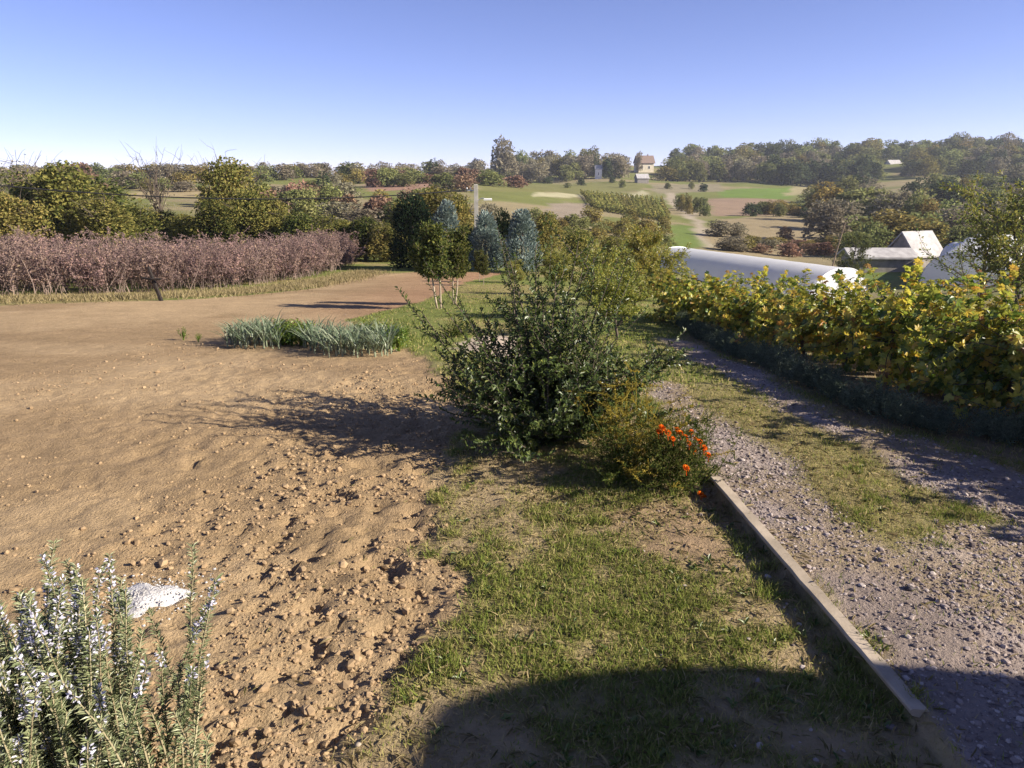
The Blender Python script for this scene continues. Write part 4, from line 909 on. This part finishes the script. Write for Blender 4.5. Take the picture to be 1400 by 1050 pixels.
# ------------------------------------------------------------------ crowns seen from afar
def crown_mesh(name, seed, h, w, mat, nq, leaf, lobes=12, trunk=.25, conifer=False, shape='card', tone=(.1, .9), bark='bark', bare=0):
    r = np.random.default_rng(seed); mb = MB()
    tube(mb, [(0, 0, -.1), (r.normal(0, .03) * h, 0, h * .35), (0, 0, h * .75)], np.array([.028, .02, .008]) * h, 5, .5, 1)
    if conifer:
        n = nq; z = h * (.08 + .92 * (1 - np.sqrt(r.uniform(0, 1, n)))); a = r.uniform(0, 2 * PI, n); lay = (np.sin(z / h * 46) * .5 + .5) * .3 + .7; R = w / 2 * (1 - z / h) ** .8 * lay * np.sqrt(r.uniform(.3, 1, n))
        P = np.stack([R * np.cos(a), R * np.sin(a), z], -1); D = np.stack([np.cos(a), np.sin(a), r.uniform(-.5, .3, n)], -1); leaves(mb, P, D, rdir(n, r) + np.array([0, 0, 1]), leaf * r.uniform(.7, 1.3, n), leaf * .6, r.uniform(*tone, n), 'diamond'); 
        return mb.mesh(name, [M[mat], M[bark]])
    cs = []
    for q in range(lobes):
        zf = trunk + (1 - trunk) * (.10 + .74 * (q + r.uniform(0, 1)) / lobes); a = q * 2.399 + r.uniform(-.5, .5); rad = (1 - max(0, (zf - .38) / .62) ** 1.6 * .8) * r.uniform(.18, .66)
        cs.append((np.array([math.cos(a) * w / 2 * rad, math.sin(a) * w / 2 * rad, h * zf]), r.uniform(.12, .34)))
    for c, q in cs:
        tube(mb, [(0, 0, h * trunk), tuple(c * [.5, .5, .9]), tuple(c)], np.array([.014, .009, .004]) * h, 3, .5, 1, False)
        n = nq // lobes; Q = rdir(n, r); Q[:, 2] = np.where(Q[:, 2] < -.6, -Q[:, 2], Q[:, 2])
        P = c + Q * np.array([w, w, h * (1 - trunk)]) * q * r.uniform(.55, 1.08, (n, 1)) * .8; tb = r.uniform(-.22, .22)
        leaves(mb, P, rdir(n, r) + Q * .4, Q + r.normal(0, .55, (n, 3)), leaf * r.uniform(.6, 1.4, n), leaf * r.uniform(.5, .9, n), (r.uniform(*tone, n) + tb).clip(0, 1), shape)
    for q in range(bare):
        a = r.uniform(0, 2 * PI); p = arc((0, 0, h * .3), (math.cos(a) * .6, math.sin(a) * .6, 1), h * r.uniform(.6, .85), 6, wob=.1, r=r); tube(mb, p, np.linspace(.008, .002, 7) * h, 3, .5, 1, False)
        for s in range(5): c = arc(p[r.integers(2, 7)], (r.normal(), r.normal(), r.uniform(.2, 1.2)), h * r.uniform(.12, .28), 4, wob=.15, r=r); tube(mb, c, np.linspace(.003, .001, 5) * h, 3, .5, 1, False)
    return mb.mesh(name, [M[mat], M[bark]])
HT = [crown_mesh('hedgerow_tree', 200 + i, 5, 4.6, m, 6500, .19, 26, .02, shape='oval', bare=4) for i, m in enumerate(('hedgetree', 'hedgetree', 'hedgedark', 'hedgetree', 'hedgedark'))]
BT = [crown_mesh('bare_tree', 215 + i, 5, 3.2, 'greybrown', 160, .10, 8, .2, bare=16) for i in range(2)]
def plant(name, me, u, Y, vtop, h0, w0, label, cat, group, wpx=None, dy=0, wmul=1.0):
    x, y, z = at(u, Y); s = (z_at(u, vtop, Y) - z + .1) / h0; sw = (wpx * Y / 1000 / w0) if wpx else s * wmul
    o = obj(name, me); o.location = (x, y, z - .1); o.rotation_euler = (0, 0, rng.uniform(0, 6.28)); o.scale = (sw, sw, s); tag(o, label, cat, group); return o
# hedgerow behind the berry bushes
hr = [(-40, 47, 250, 120, 0), (20, 46, 262, 110, 1), (62, 52, 238, 120, 3), (98, 50, 226, 130, 0), (150, 48, 268, 110, 1), (140, 58, 246, 130, 4), (190, 52, 284, 90, 2), (225, 56, 290, 80, 4), (262, 50, 292, 90, 1), (300, 48, 276, 90, 2),
      (322, 54, 221, 105, 0), (348, 50, 256, 90, 3), (376, 50, 272, 90, 0), (410, 48, 292, 80, 4), (440, 49, 296, 80, 2), (470, 47, 300, 80, 1), (500, 46, 298, 70, 4), (530, 45, 306, 70, 3), (590, 52, 258, 90, 0), (625, 55, 262, 70, 3), (556, 54, 272, 70, 1)]
for u, Y, vt, wp, k in hr:
    lab = {322: 'tallest yellow green hedgerow tree, with bare twigs above its crown', 98: 'broad rounded yellow green hedgerow tree above the left end of the berry bushes', 590: 'yellow green tree behind the dark evergreen and left juniper'}.get(u, 'yellow green tree in the hedgerow behind the berry bushes' if k in (0, 1, 3) else 'dark green bush in the hedgerow behind the berry bushes')
    plant('hedgerow_tree' if k in (0, 1, 3) else 'hedgerow_bush', HT[k], u, Y, vt, 5, 4.6, lab, 'tree' if k in (0, 1, 3) else 'bush', 'hedgerow behind the berry bushes' if k in (0, 1, 3) else 'dark bushes of the hedgerow', wp)
for u, Y, vt, wp, k in ((30, 60, 206, 70, 0), (-10, 62, 218, 60, 1), (222, 62, 212, 60, 1), (318, 57, 214, 60, 0), (600, 95, 255, 40, 1)):
    plant('bare_tree', BT[k], u, Y, vt, 5, 3.2, {30: 'leafless twiggy tree against the sky at the far left', -10: 'leafless tree cut by the left edge of the view', 222: 'thin leafless tree above the gap in the hedgerow', 318: 'leafless tree poking above the tallest hedgerow tree', 600: 'small leafless tree behind the junipers'}[u], 'tree', None, wp)
# yellow trees between junipers and tunnel
for u, Y, vt, wp, k, lab in ((745, 44, 292, 60, 0, 'yellow green tree filling the slope right of the rightmost juniper'), (790, 48, 312, 70, 3, 'yellow green tree on the slope behind the big dark shrub'), (840, 52, 322, 60, 1, 'yellow green tree on the slope left of the long tunnel'), (885, 50, 345, 40, 4, 'dark green bush at the far end of the long tunnel')):
    plant('hedgerow_tree', HT[k], u, Y, vt, 5, 4.6, lab, 'tree', 'trees on the slope below the lawn', wp)

# far trees
FT = {'olive': [crown_mesh('broadleaf_tree', 300 + i, 6, 6, 'olive', 1300, .5, 14, .0, shape='diamond') for i in range(3)],
      'grey': [crown_mesh('grey_tree', 310 + i, 6, 5.6, 'greybrown', 1300, .45, 14, .0, shape='diamond') for i in range(2)],
      'yellow': [crown_mesh('yellow_tree', 320 + i, 6, 6, 'yellow', 1300, .45, 14, .0, shape='diamond') for i in range(2)],
      'russet': [crown_mesh('russet_bush', 330 + i, 4, 6, 'russet', 1100, .45, 12, .0, shape='diamond') for i in range(2)],
      'dark': [crown_mesh('dark_tree', 340 + i, 6, 6, 'darkfar', 1300, .5, 14, .0, shape='diamond') for i in range(2)],
      'conifer': [crown_mesh('conifer', 350 + i, 8, 3.6, 'darkfar', 500, .7, conifer=True) for i in range(2)]}
FH = {'olive': (6, 6), 'grey': (6, 5.6), 'yellow': (6, 6), 'russet': (4, 6), 'dark': (6, 6), 'conifer': (8, 3.6)}
NM = {'olive': ('broadleaf_tree', 'tree', 'olive green broadleaf tree'), 'grey': ('grey_tree', 'tree', 'grey brown thinly leaved tree'), 'yellow': ('yellow_tree', 'tree', 'yellowing broadleaf tree'),
      'russet': ('russet_bush', 'bush', 'russet brown bush'), 'dark': ('dark_tree', 'tree', 'dark green rounded tree'), 'conifer': ('conifer', 'conifer', 'dark pointed conifer')}
rest = []; nfar = {k: 0 for k in NM}
def far(kind, u, Y, hpx, wpx, where, group, single=None):
    x, y, z = at(u, Y); hm = hpx * 1.12 * Y / 1000; wm = wpx * 1.25 * Y / 1000; h0, w0 = FH[kind]; me = FT[kind][int(rng.integers(0, len(FT[kind])))]
    nm, cat, lab = NM[kind]; o = obj(nm, me); o.location = (x, y, z - .2); o.rotation_euler = (0, 0, float(rng.uniform(0, 6.28))); o.scale = (wm / w0, wm / w0, hm / h0 * 1.05); nfar[kind] += 1
    tag(o, single or (lab + ' ' + where), cat, None if single else NM[kind][2] + 's ' + group); return o
OPEN = ((882, 28, 520), (818, 17, 440), (877, 24, 400), (1221, 20, 560), (818, 8, 500))      # sight gaps in front of the houses
def wood(u0, u1, Y0, Y1, n, kinds, hpx, wpx, where, group):
    us = np.linspace(u0, u1, n) + rng.normal(0, (u1 - u0) / n * .5, n)
    for u in us:
        k = kinds[int(rng.integers(0, len(kinds)))]; Yt = float(rng.uniform(Y0, Y1))
        if any(abs(u - a) < b and Yt < c + 4 and Yt > 180 for a, b, c in OPEN): continue
        far(k, float(u), Yt, float(rng.uniform(*hpx)), float(rng.uniform(*wpx)), where, group)
wood(-260, 560, 265, 320, 84, ['olive', 'olive', 'grey', 'grey', 'yellow'], (12, 18), (18, 34), 'on the left ridge below the sky', 'of the left ridge')
wood(-240, 640, 150, 240, 44, ['olive', 'grey', 'yellow', 'russet'], (12, 22), (22, 40), 'on the slope between hedgerow and left ridge', 'of the left slope')
wood(300, 660, 85, 140, 30, ['yellow', 'olive', 'russet', 'russet', 'grey'], (22, 36), (34, 60), 'on the near slope behind the hedgerow', 'of the near left slope')
wood(480, 700, 230, 330, 14, ['russet', 'russet', 'grey', 'olive'], (10, 18), (22, 40), 'on the reddish slope left of the pole', 'of the reddish slope')
wood(560, 700, 400, 440, 12, ['grey', 'olive', 'grey'], (15, 22), (18, 30), 'along the wood left of the big grey dome tree', 'of the middle wood')
wood(690, 905, 425, 510, 54, ['grey', 'grey', 'olive', 'grey', 'olive', 'yellow'], (18, 26), (18, 30), 'in the wood under the middle skyline', 'of the middle wood')
far('grey', 690, 430, 46, 34, '', '', 'big grey dome shaped tree standing above the middle wood'); far('conifer', 677, 436, 40, 14, '', '', 'dark conifer hugging the big grey dome tree'); far('conifer', 815, 470, 30, 8, '', '', 'slim dark conifer just above the tiny white house'); far('dark', 829, 438, 22, 16, '', '', 'round dark tree right of the tiny white house')
far('conifer', 443, 170, 30, 22, '', '', 'dark green conifer alone on the slope behind the hedgerow'); far('conifer', 593, 330, 24, 16, '', '', 'small dark tree alone on the reddish slope'); far('grey', 872, 515, 22, 12, '', '', 'purple grey tree touching the left of the cream house')
wood(895, 1130, 440, 520, 50, ['olive', 'grey', 'olive', 'yellow', 'grey'], (16, 25), (18, 32), 'in the wood at the top of the green field', 'of the right wood')
wood(920, 1640, 560, 690, 120, ['olive', 'dark', 'olive', 'conifer', 'grey', 'yellow', 'olive'], (14, 24), (16, 30), 'on the right skyline', 'of the right skyline')
wood(1060, 1180, 425, 450, 11, ['dark', 'dark', 'olive'], (22, 30), (20, 30), 'at the dark edge of the right wood', 'of the dark wood edge')
wood(1150, 1640, 430, 560, 100, ['olive', 'olive', 'dark', 'grey', 'yellow'], (16, 24), (22, 36), 'in the wooded slope at the right', 'of the right slope')
wood(1110, 1640, 210, 330, 84, ['olive', 'yellow', 'grey', 'dark'], (16, 30), (24, 44), 'on the middle slope above the tunnels', 'above the tunnels')
wood(1130, 1600, 105, 190, 46, ['olive', 'yellow', 'olive', 'grey'], (28, 46), (44, 72), 'just behind the sheds and the round tunnel', 'behind the sheds')
far('dark', 1290, 230, 34, 60, '', '', 'wide dark green tree high on the right slope'); far('dark', 1205, 300, 12, 14, '', '', 'small round dark bush on the right slope'); far('yellow', 1215, 118, 48, 92, '', '', 'wide orange yellow tree directly above the shed'); far('yellow', 1130, 190, 44, 56, '', '', 'rounded yellow green tree at the right end of the green field')
wood(928, 965, 200, 250, 7, ['olive', 'olive', 'yellow'], (10, 20), (10, 18), 'beside the winding field path', 'by the field path')
wood(1030, 1110, 205, 240, 12, ['olive', 'dark', 'yellow'], (10, 16), (18, 30), 'in the hedge across the tan meadow', 'of the meadow hedge')
wood(985, 1135, 108, 140, 18, ['russet', 'yellow', 'grey'], (10, 20), (22, 44), 'low in the tan meadow behind the long tunnel', 'of the tan meadow')
wood(740, 910, 75, 140, 26, ['yellow', 'olive', 'olive', 'yellow'], (12, 24), (20, 36), 'on the slope below the vineyard', 'below the vineyard')
wood(700, 960, 330, 395, 10, ['olive', 'dark'], (6, 10), (8, 16), 'along the field edges above the vineyard', 'of the field edges')
print('far', nfar)

# ------------------------------------------------------------------ vineyard on the far slope
VR = []
for i in range(17):
    u = 815 + i * 6.2; x0, y0, _ = at(u, 190 - i * 1.2); x1, y1, _ = at(u - 3 - (16 - i) * .2 - 14 + i * .4, 275)
    n = 800; t = np.linspace(0, 1, n); x = x0 + (x1 - x0) * t + rng.normal(0, .13, n); y = y0 + (y1 - y0) * t; z = hgt(x, y) + rng.uniform(.2, 1.7, n)
    mb = MB(); leaves(mb, np.stack([x, y, z], -1), rdir(n), rdir(n) + np.array([.5, -.4, .6]), rng.uniform(.4, .75, n), rng.uniform(.35, .6, n), rng.uniform(.1, .8, n), 'diamond'); q = np.linspace(0, 1, 40); tube(mb, np.stack([x0 + (x1 - x0) * q, y0 + (y1 - y0) * q, hgt(x0 + (x1 - x0) * q, y0 + (y1 - y0) * q) + .9], -1), .16, 4, .2)
    o = mb.build('vineyard_row', M['hedgetree']); tag(o, ORD[i] + ' vine row from the left in the far vineyard on the slope', 'vine row', 'rows of the far vineyard')

# ------------------------------------------------------------------ thin haze over the valley
mb = MB(); box(mb, (100, 380, 8), (2600, 1700, 130)); o = mb.build('haze', [])
m, t, out = new_mat('valley_air'); pv = t.nodes.new('ShaderNodeVolumePrincipled'); pv.inputs['Color'].default_value = (.86, .90, 1.0, 1); pv.inputs['Density'].default_value = 0.0002
pv.inputs['Anisotropy'].default_value = 0.2; t.links.new(pv.outputs[0], out.inputs['Volume']); o.data.materials.clear(); o.data.materials.append(m); tag(o, 'thin pale haze over the valley', 'haze', kind='stuff')
